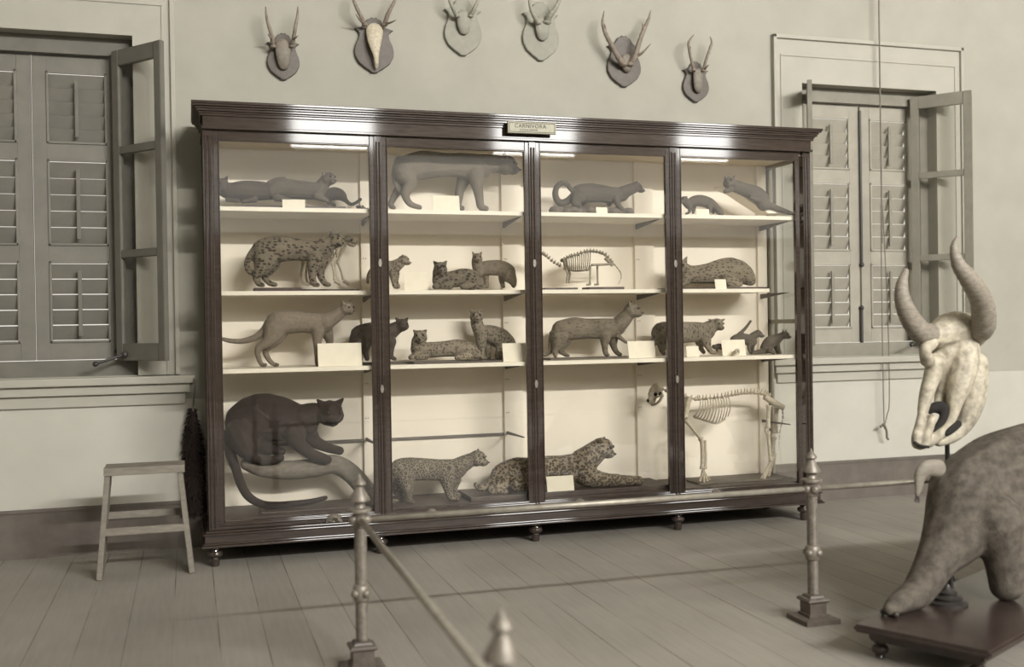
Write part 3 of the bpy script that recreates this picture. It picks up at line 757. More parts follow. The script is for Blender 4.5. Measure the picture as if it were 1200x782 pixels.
for dy, o in ((-.03, 0), (.03, 25)):
    bone('humerus', [(690+o,120,7,dy),(645+o*1.2,205,6,dy)], t, tfB, sB, YB, 'bone')
    bone('radius', [(645+o*1.2,207,6,dy),(655+o*1.5,250,5,dy),(660+o*1.8,298,6,dy)], t, tfB, sB, YB, 'bone')
    bone('forefoot', [(660+o*1.8,300,10,dy),(690+o*1.8,316,9,dy)], t, tfB, sB, YB, 'bone')
    bone('femur', [(490+o,130,7,dy),(500+o,205,7,dy)], t, tfB, sB, YB, 'bone')
    bone('tibia', [(500+o,207,7,dy),(490+o,270,6,dy),(498+o,312,6,dy)], t, tfB, sB, YB, 'bone')
    bone('hind_foot', [(498+o,312,8,dy),(530+o,320,7,dy)], t, tfB, sB, YB, 'bone')
MB().box(X(352,.36), X(420,.36), .31, .45, SZ2, SZ2+.018, .003).build('base_board', 'wood_in', t)
ZE = (440, 270, .2174)
mount('mounted_leopard_cat', 'small stuffed cat half hidden by the first upright, second shelf, looking right', 'stuffed animal', MG, .22, ZE,
  [([(20,215,40),(60,205,40),(100,200,38)], .8), [(105,195,36),(130,178,30)], [(95,235,24,-.03),(98,275,14,-.03),(105,303,12,-.03),(125,307,9,-.05)], [(110,235,22,.03),(112,280,13,.03),(125,304,10,.02)], [(25,240,30,-.03),(15,285,14,-.03),(25,305,11,-.03)], [(20,240,28,.03),(30,285,13,.03),(40,305,10,.03)],
   [(-10,205,16),(-35,240,12),(-40,280,10)]],
  FUR['cub'], [dict(at=(147,163,29), az=72, tilt=6, ear=.35)], vox=.004, z0=SZ2, base=None)
card('square cream card to the right of the half hidden small cat, second shelf', 474, 504.5, 319, 339, .16, SZ2)
mount('mounted_marbled_cat', 'dark mottled stuffed cat lying facing the room, second shelf, left of the thin standing cat', 'stuffed animal', MG, .19, ZE,
  [([(350,272,46),(410,265,46),(470,255,50),(520,262,50),(555,285,34)], .85), [(345,265,40),(345,225,38)], [(345,290,28,-.06),(320,303,16,-.09)], [(400,295,26,-.06),(360,304,14,-.1)], [(520,295,30,-.05),(470,304,16,-.08)], [(560,290,18),(585,300,12,-.03),(560,308,10,-.06)]],
  FUR['mottle'], [dict(at=(346,207,37), az=-8, tilt=4, ear=.42, eara=42)], vox=.0048, z0=SZ2)
mount('mounted_wildcat', 'thin brown stuffed cat standing right of the dark mottled lying cat, second shelf', 'stuffed animal', MG, .27, ZE,
  [([(570,205,38),(620,202,42),(680,205,44),(715,222,42)], .8), [(560,215,36),(548,185,30),(545,165,28)], [(555,235,24,-.03),(545,270,15,-.03),(545,300,11,-.04)], [(590,240,24,.03),(598,275,14,.03),(600,303,11,.02)],
   [(715,245,36,-.03),(735,275,20,-.03),(745,300,12,-.03)], [(690,245,30,.03),(682,275,16,.03),(690,303,11,.02)], [(735,235,22),(750,270,13),(752,295,9)]],
  FUR['plaincat'], [dict(at=(545,152,28), az=-6, tilt=4, ear=.5, eara=30)], vox=.004, z0=SZ2)
# small skeleton, bay three
t = thing('mounted_skeleton', 'small arched animal skeleton on the second shelf of the third bay', 'skeleton', (X(685,.25), .25, SZ2), 'mounted skeletons in the case')
tfI, sI = T(620, 270, .2174), .2174; YI = .25
vertebrae([(175,165,9),(210,145,10),(255,132,11),(310,115,11),(360,115,11),(410,132,11),(445,170,10)], 20, t, tfI, sI, YI, 'bone_dark', 1.15)
vertebrae([(165,190,10),(130,170,10),(95,140,10),(72,125,10)], 8, t, tfI, sI, YI, 'bone_dark', 1.3, 'neck_vertebra')
vertebrae([(455,180,6),(485,215,5),(497,250,4),(484,288,3)], 16, t, tfI, sI, YI, 'bone_dark', .4, 'tail_vertebra')
skull_cat((40,125,26), -80, 20, t, tfI, sI, YI, 'bone_dark')
ribs([(190,150),(330,122)], [(195,215),(260,222),(320,210)], 13, .055, t, tfI, sI, YI, 'bone_dark', 3.0)
bone('sternum', [(185,205,4),(250,220,4),(320,215,3)], t, tfI, sI, YI, 'bone_dark')
bone('pelvis', [(410,150,9),(450,190,9)], t, tfI, sI, YI, 'bone_dark')
for dy, o in ((-.03, 0), (.03, 42)):
    bone('femur', [(435-o*.1,183,6,dy),(335+o*.8,187,6,dy)], t, tfI, sI, YI, 'bone_dark')
    bone('tibia', [(330+o*.9,190,6,dy),(328+o,285,5,dy)], t, tfI, sI, YI, 'bone_dark')
    bone('hind_foot', [(332+o,290,6,dy),(310+o,294,5,dy)], t, tfI, sI, YI, 'bone_dark')
    bone('humerus', [(190+o*.3,185,6,dy),(208+o*.3,235,6,dy)], t, tfI, sI, YI, 'bone_dark')
    bone('radius', [(208+o*.3,235,6,dy),(202+o*.3,285,5,dy)], t, tfI, sI, YI, 'bone_dark')
    bone('scapula', [(185+o*.3,150,9,dy),(192+o*.3,185,7,dy)], t, tfI, sI, YI, 'bone_dark')
MB().box(X(634,.25), X(673,.25), .18, .32, SZ2, SZ2+.016, .003).build('base_board', 'base', t)
MB().box(X(686,.25), X(727,.25), .18, .32, SZ2, SZ2+.020, .003).build('base_board', 'base', t)
ZK = (780, 270, .2174)
mount('mounted_binturong', 'bulky close-spotted stuffed animal crouching with arched back, second shelf of the right bay', 'stuffed animal', MG, .27, ZK,
  [([(110,235,50),(160,238,50),(230,232,56),(300,222,70),(360,222,76),(410,232,62),(445,250,40)], .75), [(110,225,46),(80,205,42)], [(110,270,26,-.05),(90,292,16,-.08)], [(330,270,36,-.07),(400,288,18,-.1),(340,292,12,-.12)], [(430,265,30),(465,275,22),(470,245,14)]],
  FUR['curl'], [dict(at=(72,200,42), az=-30, tilt=4, ear=.5, eara=25)], vox=.0058, z0=SZ2+.014, base=(X(778,.27), X(891,.27), SZ2, SZ2+.014, .16, .38), bmat='wood_in')
card('small white card in front of the crouching spotted animal', 838.5, 851.5, 327.5, 335, .14, SZ2)
# --- third shelf
mount('mounted_golden_cat', 'plain golden-brown stuffed cat walking right with trailing tail, third shelf of the left bay', 'stuffed animal', MG, .20, ZB_,
  [([(375,515,66),(430,510,62),(500,512,54),(560,518,54),(610,518,48)], .75), [(615,510,46),(655,490,36),(690,462,32)],
   [(355,545,58,-.02),(330,600,36,-.04),(272,648,19,-.04),(275,695,14,-.04),(290,727,12,-.04),(310,729,10,-.06)], [(385,545,50,.04),(355,605,32,.05),(310,655,18,.05),(325,700,14,.05),(350,725,12,.05),(370,728,10,.03)],
   [(575,560,36,-.03),(572,620,22,-.04),(572,680,16,-.04),(575,724,14,-.04),(595,730,10,-.06)], [(620,560,34,.04),(635,610,20,.05),(625,665,15,.05),(630,722,13,.05)],
   [(335,520,34),(300,560,24),(250,592,18),(190,608,15),(130,606,13),(92,597,11)]],
  FUR['golden'], [dict(at=(718,443,34), az=40, tilt=6, ear=.5, eara=32, muz=.5)], vox=.0048, z0=SZ3)
card('long cream card in front of the walking golden-brown cat', 373, 424.5, 402.5, 429.5, .085, SZ3)
mount('mounted_panther_cub', 'dark stuffed panther cub standing across the first upright, third shelf', 'stuffed animal', MG, .27, ZE,
  [([(-75,570,64),(-30,560,64),(20,555,60),(65,560,50)], .8), [(70,555,48),(100,535,40),(125,520,34)], [(80,600,34,-.03),(82,640,20,-.03),(85,680,14,-.04),(105,694,11,-.05)], [(60,610,32,.04),(58,650,18,.05),(62,690,13,.05)],
   [(-85,610,44,-.03),(-90,650,20,-.03),(-80,690,15,-.04)], [(-60,610,40,.04),(-55,655,19,.05),(-45,692,14,.05)], [(-120,575,20),(-135,620,13),(-130,670,11)]],
  FUR['darkcub'], [dict(at=(140,512,36), az=10, tilt=4, ear=.45, eara=40)], vox=.0048, z0=SZ3+.012, base=(X(416,.27), X(481,.27), SZ3, SZ3+.012, .17, .38))
mount('mounted_leopard_cub', 'spotted stuffed leopard cub lying with head raised, third shelf of the second bay', 'stuffed animal', MG, .20, ZE,
  [([(235,648,46),(300,645,44),(370,640,44),(440,635,48),(500,645,46),(540,665,30)], .85), [(232,640,44),(232,600,40)], [(230,670,26,-.06),(190,685,15,-.10)], [(270,675,24,-.06),(225,688,13,-.11)], [(500,675,32,-.06),(440,686,16,-.10)], [(545,675,16),(575,688,11,-.03)]],
  FUR['cub'], [dict(at=(238,575,38), az=-14, tilt=4, ear=.36, eara=48)], vox=.0048, z0=SZ3+.012, base=(X(479,.22), X(590,.22), SZ3, SZ3+.012, .10, .40))
mount('mounted_leopard_cub', 'spotted stuffed leopard cub sitting upright beside the lying cub, third shelf', 'stuffed animal', MG, .33, ZE,
  [([(575,555,40),(620,560,50),(675,585,58),(705,625,58),(705,655,44)], .8), [(570,555,42),(550,515,36),(545,490,34)], [(570,590,32,-.04),(572,640,20,-.05),(572,690,15,-.05)], [(600,595,30,.03),(605,645,19,.04),(610,692,14,.04)], [(690,650,46,-.05),(660,685,20,-.08)]],
  FUR['cub'], [dict(at=(541,466,35), az=-10, tilt=4, ear=.42, eara=42)], vox=.0048, z0=SZ3+.012)
card('cream card at the right end of the third shelf, second bay, over the sitting cub', 590, 617.5, 402.5, 424.5, .085, SZ3)
mount('mounted_jungle_cat', 'stuffed cat with white ears standing side-on, third shelf of the third bay', 'stuffed animal', MG, .24, (620, 270, .2174),
  [([(175,540,58),(240,530,62),(310,530,56),(380,530,56),(440,530,56),(480,520,46)], .75), [(480,512,48),(512,480,42),(530,458,38)],
   [(160,575,50,-.03),(150,620,27,-.04),(138,650,15,-.04),(142,676,12,-.04)], [(195,580,44,.04),(175,625,26,.05),(168,650,15,.05),(195,670,12,.04),(212,676,9,.03)],
   [(410,575,34,-.03),(408,620,20,-.04),(412,660,15,-.04),(425,674,11,-.06)], [(450,575,34,.04),(455,620,20,.05),(470,655,15,.05),(492,671,11,.04)], [(130,560,24),(118,610,17),(115,650,14),(90,668,11),(70,668,9)], [(485,575,14,-.02),(525,605,9,-.02)]],
  FUR['flecked'], [dict(at=(545,436,42), az=58, tilt=0, ear=.5, eara=30)], vox=.0048, z0=SZ3+.012, base=(X(638,.24), X(738,.24), SZ3, SZ3+.012, .14, .34), bmat='rock')
card('cream card below the chest of the white-eared cat, third shelf', 737, 768.5, 400, 420.5, .14, SZ3)
mount('mounted_civet', 'brown stuffed animal with sideways ears standing across the third upright, third shelf', 'stuffed animal', MG, .22, ZK,
  [([(-20,555,62),(40,550,62),(110,550,58),(180,548,54),(225,545,46)], .75), [(225,535,44),(255,515,36)], [(215,590,32,-.03),(228,625,19,-.04),(245,655,13,-.04),(270,660,10,-.05)], [(185,595,30,.04),(188,630,17,.05),(205,657,12,.05)],
   [(-10,600,42,-.03),(-20,640,19,-.04),(-10,664,13,-.04)], [(10,600,40,.04),(20,640,18,.05),(35,664,12,.05)], [(-60,590,22),(-75,630,16),(-70,660,13)]],
  FUR['brindle'], [dict(at=(270,508,34), az=15, tilt=10, ear=.85, eara=72, earz=.5, earw=.26, muz=.6)], vox=.0048, z0=SZ3)
card('small white card under the belly of the animal with sideways ears', 805, 819.5, 406, 414.5, .11, SZ3)
mount('mounted_mongoose', 'stuffed mongoose with raised tail behind the leaning card, right bay, third shelf', 'stuffed animal', MG, .26, ZK,
  [([(370,590,24),(400,582,28),(440,590,32),(465,600,30)], .85), [(455,590,26),(475,570,22),(490,560,20)], [(455,610,16,-.02),(450,640,10,-.02),(460,662,8,-.03)], [(470,612,15,.03),(468,645,9,.03),(478,663,8,.02)], [(380,610,16,-.02),(370,645,10,-.02),(372,664,8,-.02)], [(395,610,15,.03),(392,645,9,.03),(395,664,8,.03)],
   [(365,588,14),(395,562,11),(430,528,9),(458,490,7)]],
  FUR['grey'], [dict(at=(494,558,21), az=85, tilt=10, muz=1.0, ear=.25, eara=40)], vox=.0036, z0=SZ3)
card('cream card leaning in front of the mongoose, right bay, third shelf', 847, 874.5, 398.5, 415.5, .11, SZ3)
tfK = T(780, 270, .2174)
t = thing('small_skull', 'tiny white animal skull at the foot of the cream card, right bay', 'skull', (X(864,.07), .07, SZ3))
skull_cat((385,652,20), -55, 0, t, tfK, .2174, .065, 'bone')
mount('mounted_weasel', 'dark little stuffed animal beside the cream card, third shelf of the right bay', 'stuffed animal', MG, .17, ZK,
  [[(262,632,10),(280,626,15),(300,628,17),(318,636,15)], [(275,640,8),(278,655,6)], [(310,645,8),(312,658,6)]], FUR['dusky'], [dict(at=(262,628,11), az=-70, ear=.25)], vox=.0036, z0=SZ3)
mount('mounted_squirrel', 'small brown stuffed animal sitting alert at the right end of the third shelf', 'stuffed animal', MG, .20, ZK,
  [([(540,635,32),(560,608,36),(590,592,32),(612,580,24)], .85), [(612,580,22),(630,568,20)], [(600,605,18,-.02),(608,635,11,-.02),(618,660,9,-.03)], [(590,610,17,.03),(596,640,10,.03),(604,662,8,.02)], [(560,645,20,-.03),(585,662,9,-.05)], [(535,648,17),(500,656,13),(470,660,9)]],
  FUR['ermine'], [dict(at=(637,566,22), az=40, tilt=6, ear=.75, eara=50, muz=.7)], vox=.0036, z0=SZ3)
# --- floor of the case
ZC = (240, 430, .2431)
def log(t, tf, s, Y):
    bl = chain_balls(tf, s, Y, [(200,470,30),(280,490,44),(400,498,48),(520,488,48),(620,470,48),(700,510,48),(765,580,48),(815,640,46),(840,690,40)], 1.0)
    blob('branch', bl, .010, 'log', t, 3, t.location.copy())
    MB().box(X(300,.28), X(424,.28), .14, .44, SZ0, SZ0+.008, .003).build('ground_board', 'base', t)
mount('mounted_black_panther', 'black stuffed panther crouching on a grey branch, tail hanging, floor of the left bay', 'stuffed animal', MG, .26, ZC,
  [([(190,265,95),(240,250,118),(310,245,118),(370,255,108),(430,265,90),(480,275,72)], .62), [(470,250,70),(520,228,56),(560,222,44)],
   [(175,320,82,-.03),(200,380,62,-.05),(230,430,30,-.06),(300,450,24,-.07),(365,440,20,-.08)], [(240,340,70,.04),(290,390,40,.05),(330,400,26,.05),(370,410,20,.03)],
   [(430,320,58,-.05),(450,370,38,-.06),(505,415,30,-.07),(560,440,28,-.07),(590,448,24,-.08)], [(490,310,52,.05),(530,360,34,.05),(590,388,26,.05),(650,405,22,.03)],
   [(125,330,40),(125,420,28),(150,490,24),(172,560,23),(210,625,22),(275,662,20),(350,668,19),(430,660,17),(510,650,15),(582,632,12)]],
  FUR['black'], [dict(at=(600,222,64), az=12, tilt=12, ear=.42, eara=46, muz=.36, earw=.24)], vox=.0058, smooth=4, extra=log)
ZF_ = (440, 430, .2303)
mount('mounted_clouded_leopard', 'stuffed clouded leopard with blotched coat standing on the case floor, second bay', 'stuffed animal', MG, .22, ZF_,
  [([(130,530,66),(180,522,62),(250,522,58),(320,525,56),(380,525,56),(420,518,50)], .78), [(415,512,48),(455,490,42),(490,472,36)],
   [(150,560,54,-.03),(165,620,32,-.04),(170,665,20,-.04),(172,700,16,-.05),(190,708,12,-.07)], [(120,560,50,.04),(110,620,28,.05),(130,665,18,.05),(130,702,15,.05)],
   [(365,570,42,-.03),(370,620,26,-.04),(385,670,19,-.04),(400,700,15,-.05),(420,704,11,-.07)], [(400,570,40,.04),(395,620,24,.05),(410,665,17,.05),(425,690,14,.04)],
   [(85,545,26),(60,600,20),(50,655,17),(75,695,14),(110,702,11)]],
  FUR['cloud'], [dict(at=(512,466,42), az=64, tilt=8, ear=.34, eara=30, muz=.55)], vox=.0058, z0=SZ0)
ZG_ = (620, 430, .2303)
mount('mounted_leopard', 'spotted stuffed leopard lying with raised head across the middle upright, case floor', 'stuffed animal', MG, .22, ZG_,
  [([(-130,560,72),(-70,545,84),(0,540,80),(80,530,78),(160,525,76),(230,515,74),(280,510,70)], .75), [(270,490,72),(320,450,62),(350,425,56)], [(280,540,66,-.02),(330,570,48,-.05),(420,590,34,-.07),(500,600,28,-.08),(560,602,24,-.08)],
   [(300,570,50,.06),(380,600,30,.07),(450,605,24,.07)], [(-60,600,50,-.06),(20,622,24,-.09),(120,628,18,-.10),(190,625,16,-.11)], [(-170,590,44),(-210,610,24),(-250,618,17),(-270,600,14)], [(-150,610,40,-.05),(-190,632,20,-.07),(-120,640,16,-.1)]],
  FUR['leopard'], [dict(at=(362,412,54), az=55, tilt=12, ear=.3, eara=42, muz=.42, earw=.22)], vox=.0062, z0=SZ0+.030, base=(X(541,.22), X(772,.22), SZ0, SZ0+.030, .07, .42))
card('white card tucked under the flank of the lying leopard', 641.5, 673, 558.5, 577, .085, SZ0+.030)
# big skeleton, right bay
t = thing('mounted_skeleton', 'large pale big-cat skeleton standing on the case floor, right bay', 'skeleton', (X(862,.26), .26, SZ0), 'mounted skeletons in the case')
tfL = T(0, 0, 1.0); YL = .26; bn = 'bone'; GAIN = 1.45
skull_cat((768,460,11.5), -72, 38, t, tfL, 1, YL, 'bone')
vertebrae([(776,456,3.0),(788,460,3.0),(803,465,3.0),(815,468,2.7)], 7, t, tfL, 1, YL, bn, 1.2, 'neck_vertebra')
vertebrae([(818,468,2.2),(830,467,2.2),(845,465.5,2.2),(858,463,2.4),(870,461,2.5),(882,460.5,2.6),(895,462,2.6),(901,466,2.4)], 24, t, tfL, 1, YL, bn, 2.0)
vertebrae([(917,479,1.6),(917.5,490,1.4),(914.5,503,1.1),(913,520,.9),(915,535,.6)], 20, t, tfL, 1, YL, bn, .4, 'tail_vertebra')
ribs([(820,468),(853,464)], [(814,488),(826,493),(840,495.5),(853,488)], 12, .085, t, tfL, 1, YL, bn, .62)
bone('sternum', [(813,488,1.0),(827,493,1.0),(840,496,.9),(850,491,.6)], t, tfL, 1, YL, bn)
for dy in (-.05, .05):
    o = 0 if dy < 0 else -8
    bone('pelvis', [(896,465,2.2,dy*.6),(907,472,2.6,dy*.8),(918,478,2.2,dy*.6)], t, tfL, 1, YL, bn, 1.2)
    bone('scapula', [(808+o*.4,465,2.6,dy),(805+o*.5,478,2.2,dy),(803+o*.7,490,2.2,dy)], t, tfL, 1, YL, bn, 1.1)
    if dy < 0:
        bone('humerus', [(803,492,1.7,dy),(812,503,1.4,dy),(822,515,1.7,dy)], t, tfL, 1, YL, bn, 1.8)
        for a, r in ((822,1.5),(826,1.1)): bone('forearm_bone', [(a,516,r,dy),(a+1,532,r,dy),(a+.5,550,r,dy)], t, tfL, 1, YL, bn, 1.6)
        pw = [(824,551),(820,565),(825,566),(829,565),(832,563)]
    else:
        bone('humerus', [(800,492,1.7,dy),(796,503,1.4,dy),(791,515,1.7,dy)], t, tfL, 1, YL, bn, 1.8)
        for a, r in ((790,1.5),(794,1.1)): bone('forearm_bone', [(a,516,r,dy),(a+.5,532,r,dy),(a+1,550,r,dy)], t, tfL, 1, YL, bn, 1.6)
        pw = [(792,551),(788,565),(793,566),(797,565),(800,563)]
    for q in pw[1:]: bone('toe_bone', [(pw[0][0],pw[0][1],1.2,dy),((pw[0][0]+q[0])/2,558,1.0,dy),(q[0],q[1],1.0,dy-.02)], t, tfL, 1, YL, bn, 1.4)
for dy, hx in ((-.05, 0), (.05, 1)):
    A = ((901,475),(900,502),(900,506),(903,541),(901,546),(891,563)) if hx == 0 else ((910,478),(908.5,508),(907.5,512),(904,536),(906,541),(897,558))
    bone('femur', [A[0]+(1.8,dy),A[1]+(1.8,dy)], t, tfL, 1, YL, bn, 1.9)
    bone('kneecap', [(A[1][0]-2.5,A[1][1],1.2,dy),(A[2][0]-2.5,A[2][1]+1,1.2,dy)], t, tfL, 1, YL, bn, 1.1)
    bone('shin_bone', [A[2]+(1.7,dy),A[3]+(1.3,dy)], t, tfL, 1, YL, bn, 1.8)
    bone('heel_bone', [(A[3][0]+3.5,A[3][1]-5,1.5,dy),A[4]+(1.6,dy)], t, tfL, 1, YL, bn, 1.3)
    for k in range(3): bone('toe_bone', [A[4]+(1.2,dy),((A[4][0]+A[5][0])/2+k,(A[4][1]+A[5][1])/2,1.0,dy),(A[5][0]+2*k,A[5][1]+.6*k,1.0,dy-.015*k)], t, tfL, 1, YL, bn, 1.3)
MB().box(X(808,.26), X(905,.26), .16, .38, SZ0, SZ0+.010, .003).build('base_board', 'log', t)

# ---------------------------------------------------------- trophies on the wall
def shield_outline():
    h = [(0,-1.0),(.16,-.985),(.24,-.93),(.46,-.84),(.78,-.66),(.97,-.42),(1.0,-.22),(.93,0),(.80,.20),(.74,.36),(.80,.47),(.98,.56),(.80,.60),(.62,.64),(.48,.74),(.36,.90),(.22,.93),(.12,1.0),(0,.97)]
    return [(x, z) for x, z in h] + [(-x, z) for x, z in h[-2:0:-1]]
def trophy(label, tf0, bot, wid, top, antlers, cap, mats=('shield', 'antler', 'cap'), rs=1.0):
    """bot,top: crop points of the shield's tip and crown; wid: (left, right) at its widest"""
    ox, oy, s = tf0; tf = T(ox, oy, s); Y = WALL-.03
    P = lambda x, y, dy=0: W(*tf(x, y), Y+dy)
    pb, pt = P(*bot), P(*top); hw = (P(wid[1], bot[1]).x - P(wid[0], bot[1]).x)/2; cx = (P(wid[1], bot[1]).x + P(wid[0], bot[1]).x)/2
    zc = (pb.z+pt.z)/2; hz = (pt.z-pb.z)/2
    t = thing('antler_trophy', label, 'antler trophy', (cx, WALL-.015, zc), 'antler trophies on the wall')
    MB().prism([(cx+x*hw, zc+z*hz) for x, z in shield_outline()], WALL-.030, WALL-.001, .010).build('shield', mats[0], t, 35)
    if cap:
        k = []
        for x, y, r, dy in cap: q, rm = wpt(tf, s, Y, (x, y, r, dy)); k.append((q, rm, (1, .42, 1)))
        sp = []
        for (a, ra, _), (b_, rb, _) in zip(k, k[1:]):
            for i in range(6): sp.append((a.lerp(b_, i/6), ra+(rb-ra)*i/6, (1,.42,1)))
        blob('skull_cap', sp+[k[-1]], .006, mats[2], t, 3)
    for main, tines in antlers:
        m = MB()
        sp = spline([tuple(wpt(tf, s, Y, p)[0])+(wpt(tf, s, Y, p)[1]*rs,) for p in main], 7)
        m.tube([Vector(p[:3]) for p in sp], [p[3]*(1+.10*math.sin(i*2.2)) for i, p in enumerate(sp)], 10)
        q, r = wpt(tf, s, Y, main[0]); m.ball(q, r*1.45, 2, (1,1,.5))
        for tn in tines:
            sp = spline([tuple(wpt(tf, s, Y, p)[0])+(wpt(tf, s, Y, p)[1]*rs,) for p in tn], 5)
            m.tube([Vector(p[:3]) for p in sp], [p[3] for p in sp], 8)
        m.build('antler', mats[1], t, True)
    return t
Z1 = (290, 0, .1583)
trophy('antlers on a dark shield, first from the left above the case', Z1, (268,590), (148,390), (248,240),
  [([(190,345,17,-.05),(178,260,15,-.10),(155,180,13,-.12),(140,115,10,-.11),(135,50,4,-.09)], [[(183,290,9,-.09),(160,262,6,-.13),(152,250,3,-.14)]]),
   ([(330,345,17,-.05),(345,260,15,-.10),(358,180,13,-.12),(370,115,10,-.11),(373,50,4,-.09)], [[(340,290,9,-.09),(362,275,6,-.13),(376,262,3,-.14)]])],
  [(262,345,62,-.03),(265,400,58,-.04),(268,450,50,-.03),(268,478,42,-.02)])
trophy('white-fronted skull with antlers on a dark shield, second of the row from the left', Z1, (945,538), (795,1088), (930,125),
  [([(868,185,17,-.05),(840,120,16,-.09),(805,50,13,-.11),(785,-10,10,-.10),(800,-60,4,-.08)], [[(850,165,9,-.07),(822,135,6,-.12),(802,105,3,-.14)]]),
   ([(1015,185,17,-.05),(1035,120,16,-.09),(1065,55,13,-.11),(1095,-10,10,-.10),(1085,-60,4,-.08)], [[(1030,175,10,-.07),(1065,165,7,-.12),(1100,148,3,-.15)]])],
  [(940,235,68,-.03),(940,290,58,-.05),(945,345,42,-.06),(952,400,26,-.06),(955,460,19,-.05),(955,500,14,-.03)], ('shield', 'antler', 'bone'))
Z3 = (500, 0, .1583)
trophy('very pale glare-washed shield with antlers, third of the row from the left', Z3, (275,410), (135,412), (275,-20),
  [([(225,120,17,-.05),(195,60,15,-.09),(170,0,12,-.10),(165,-80,5,-.09)], []), ([(325,120,17,-.05),(355,60,15,-.09),(378,0,12,-.10),(385,-80,5,-.09)], [])],
  [(275,130,60,-.03),(275,180,52,-.03),(278,215,44,-.02)], ('shield_pale', 'antler_pale', 'shield_pale'))
trophy('pale glare-washed shield with thick antler base, fourth of the row from the left', Z3, (850,448), (715,985), (880,10),
  [([(825,170,18,-.05),(790,110,15,-.09),(765,30,12,-.10),(755,-60,5,-.09)], []), ([(890,165,24,-.05),(915,110,22,-.09),(955,60,17,-.11),(990,-20,12,-.10),(1010,-80,5,-.09)], [])],
  [(855,170,60,-.03),(858,220,56,-.03),(858,258,46,-.02)], ('shield_pale', 'antler_pale', 'shield_pale'))
Z5 = (680, 0, .1662)
trophy('widest forked antlers meeting in a V on a dark shield, fifth of the row', Z5, (318,612), (195,433), (303,248),
  [([(305,455,22,-.05),(265,400,20,-.08),(222,320,17,-.10),(180,240,15,-.11),(158,160,11,-.10),(168,78,3,-.08)], [[(180,235,8,-.11),(178,195,5,-.12),(172,170,2,-.12)]]),
   ([(350,455,22,-.05),(388,395,20,-.08),(415,300,17,-.10),(450,205,15,-.11),(482,135,11,-.10),(496,75,3,-.08)], [[(446,210,8,-.11),(440,180,5,-.12),(430,152,2,-.12)], [(395,395,13,-.08),(440,370,9,-.12),(498,308,3,-.15)]])],
  [(325,420,44,-.03),(330,455,46,-.03),(330,475,38,-.02)])
trophy('smallest antlers, curving inward on a narrow dark shield, above the right end of the case', Z5, (818,720), (728,912), (815,432),
  [([(800,495,13,-.05),(785,430,11,-.08),(768,350,10,-.10),(766,295,9,-.10),(800,246,3,-.08)], [[(775,350,5,-.10),(778,325,2,-.12)]]),
   ([(868,500,13,-.05),(885,430,11,-.08),(912,350,10,-.10),(928,300,9,-.10),(915,258,3,-.08)], [[(880,485,8,-.07),(905,458,3,-.11)], [(915,345,5,-.1),(908,322,2,-.12)]])],
  [(830,520,40,-.03),(830,570,38,-.04),(832,610,36,-.03),(832,628,30,-.02)])

# --------------------------------------------------------------- barrier
RZ = .618
def barrier_post(label, x, y):
    t = thing('barrier_post', label, 'barrier post', (x, y, 0), 'barrier posts')
    MB().lathe((x,y,0), [(.088,0),(.088,.022),(.070,.028)], sq=True).build('foot_plate', 'post_base', t)
    MB().lathe((x,y,0), [(.050,.026),(.050,.038),(.043,.042),(.043,.090),(.052,.095),(.056,.102),(.050,.110),(.038,.114),(.034,.122),(.028,.126)], sq=True).build('pedestal', 'post_base', t)
    # shaft with a raised spiral cord
    m = MB(); m.lathe((x,y,0), [(.022,.120),(.022,RZ-.03)], 20)
    for h in range(6):
        pts = [(x+.0215*math.cos(2*PI*(k/14+h/6)), y+.0215*math.sin(2*PI*(k/14+h/6)), .126+(RZ-.163)*k/120) for k in range(121)]
        m.tube(pts, .0042, 6)
    m.build('twisted_shaft', 'post', t, True)
    m = MB(); z = .320
    m.lathe((x,y,z), [(.026,-.036),(.033,-.028),(.035,0),(.033,.028),(.026,.036)], 20)
    for k in range(4): m.ball((x+.030*math.cos(PI/2*k+.5), y+.030*math.sin(PI/2*k+.5), z), .019)
    m.build('collar_boss', 'post', t, True)
    m = MB(); m.lathe((x,y,RZ), [(.024,-.036),(.030,-.030),(.030,.028),(.046,.032),(.048,.040),(.046,.046),(.024,.050),(.020,.062)], 24)
    for k in range(4): m.ball((x+.026*math.cos(PI/2*k), y+.026*math.sin(PI/2*k), RZ), .023)
    m.build('rail_socket', 'post', t, 45)
    m = MB(); z = RZ
    m.lathe((x,y,z), [(.020,.058),(.022,.074),(.042,.079),(.041,.086),(.019,.126),(.014,.135),(.018,.139),(.027,.145),(.026,.151),(.012,.168),(.006,.178),(.002,.188)], 24)
    m.build('finial', 'post', t, 45); return t
A_, B_, C_, D_ = (.655, -2.2), (2.765, -2.2), (.620, -4.36), (4.876, -2.2)
barrier_post('twisted metal barrier post standing in front of the left bays, where two rails meet', *A_)
barrier_post('twisted metal barrier post in front of the right corner of the case', *B_)
barrier_post('blurred nearest barrier post, only its pointed finial at the bottom edge', *C_)
barrier_post('twisted metal barrier post past the mounted elephant on the far right', *D_)
def rail(label, a, b_):
    a, b_ = Vector((*a, RZ)), Vector((*b_, RZ)); d = (b_-a).normalized()
    o = MB().tube([a+d*.03, b_-d*.03], .0125, 16).build('barrier_rail', 'steel', None, True, (a+b_)/2)
    tag(o, label, 'rail', 'barrier rails')
rail('round metal barrier rail running along the front of the case', A_, B_)
rail('round metal barrier rail running from the corner post towards the viewer', A_, C_)
rail('thin far barrier rail running right towards the mounted elephant', B_, D_)

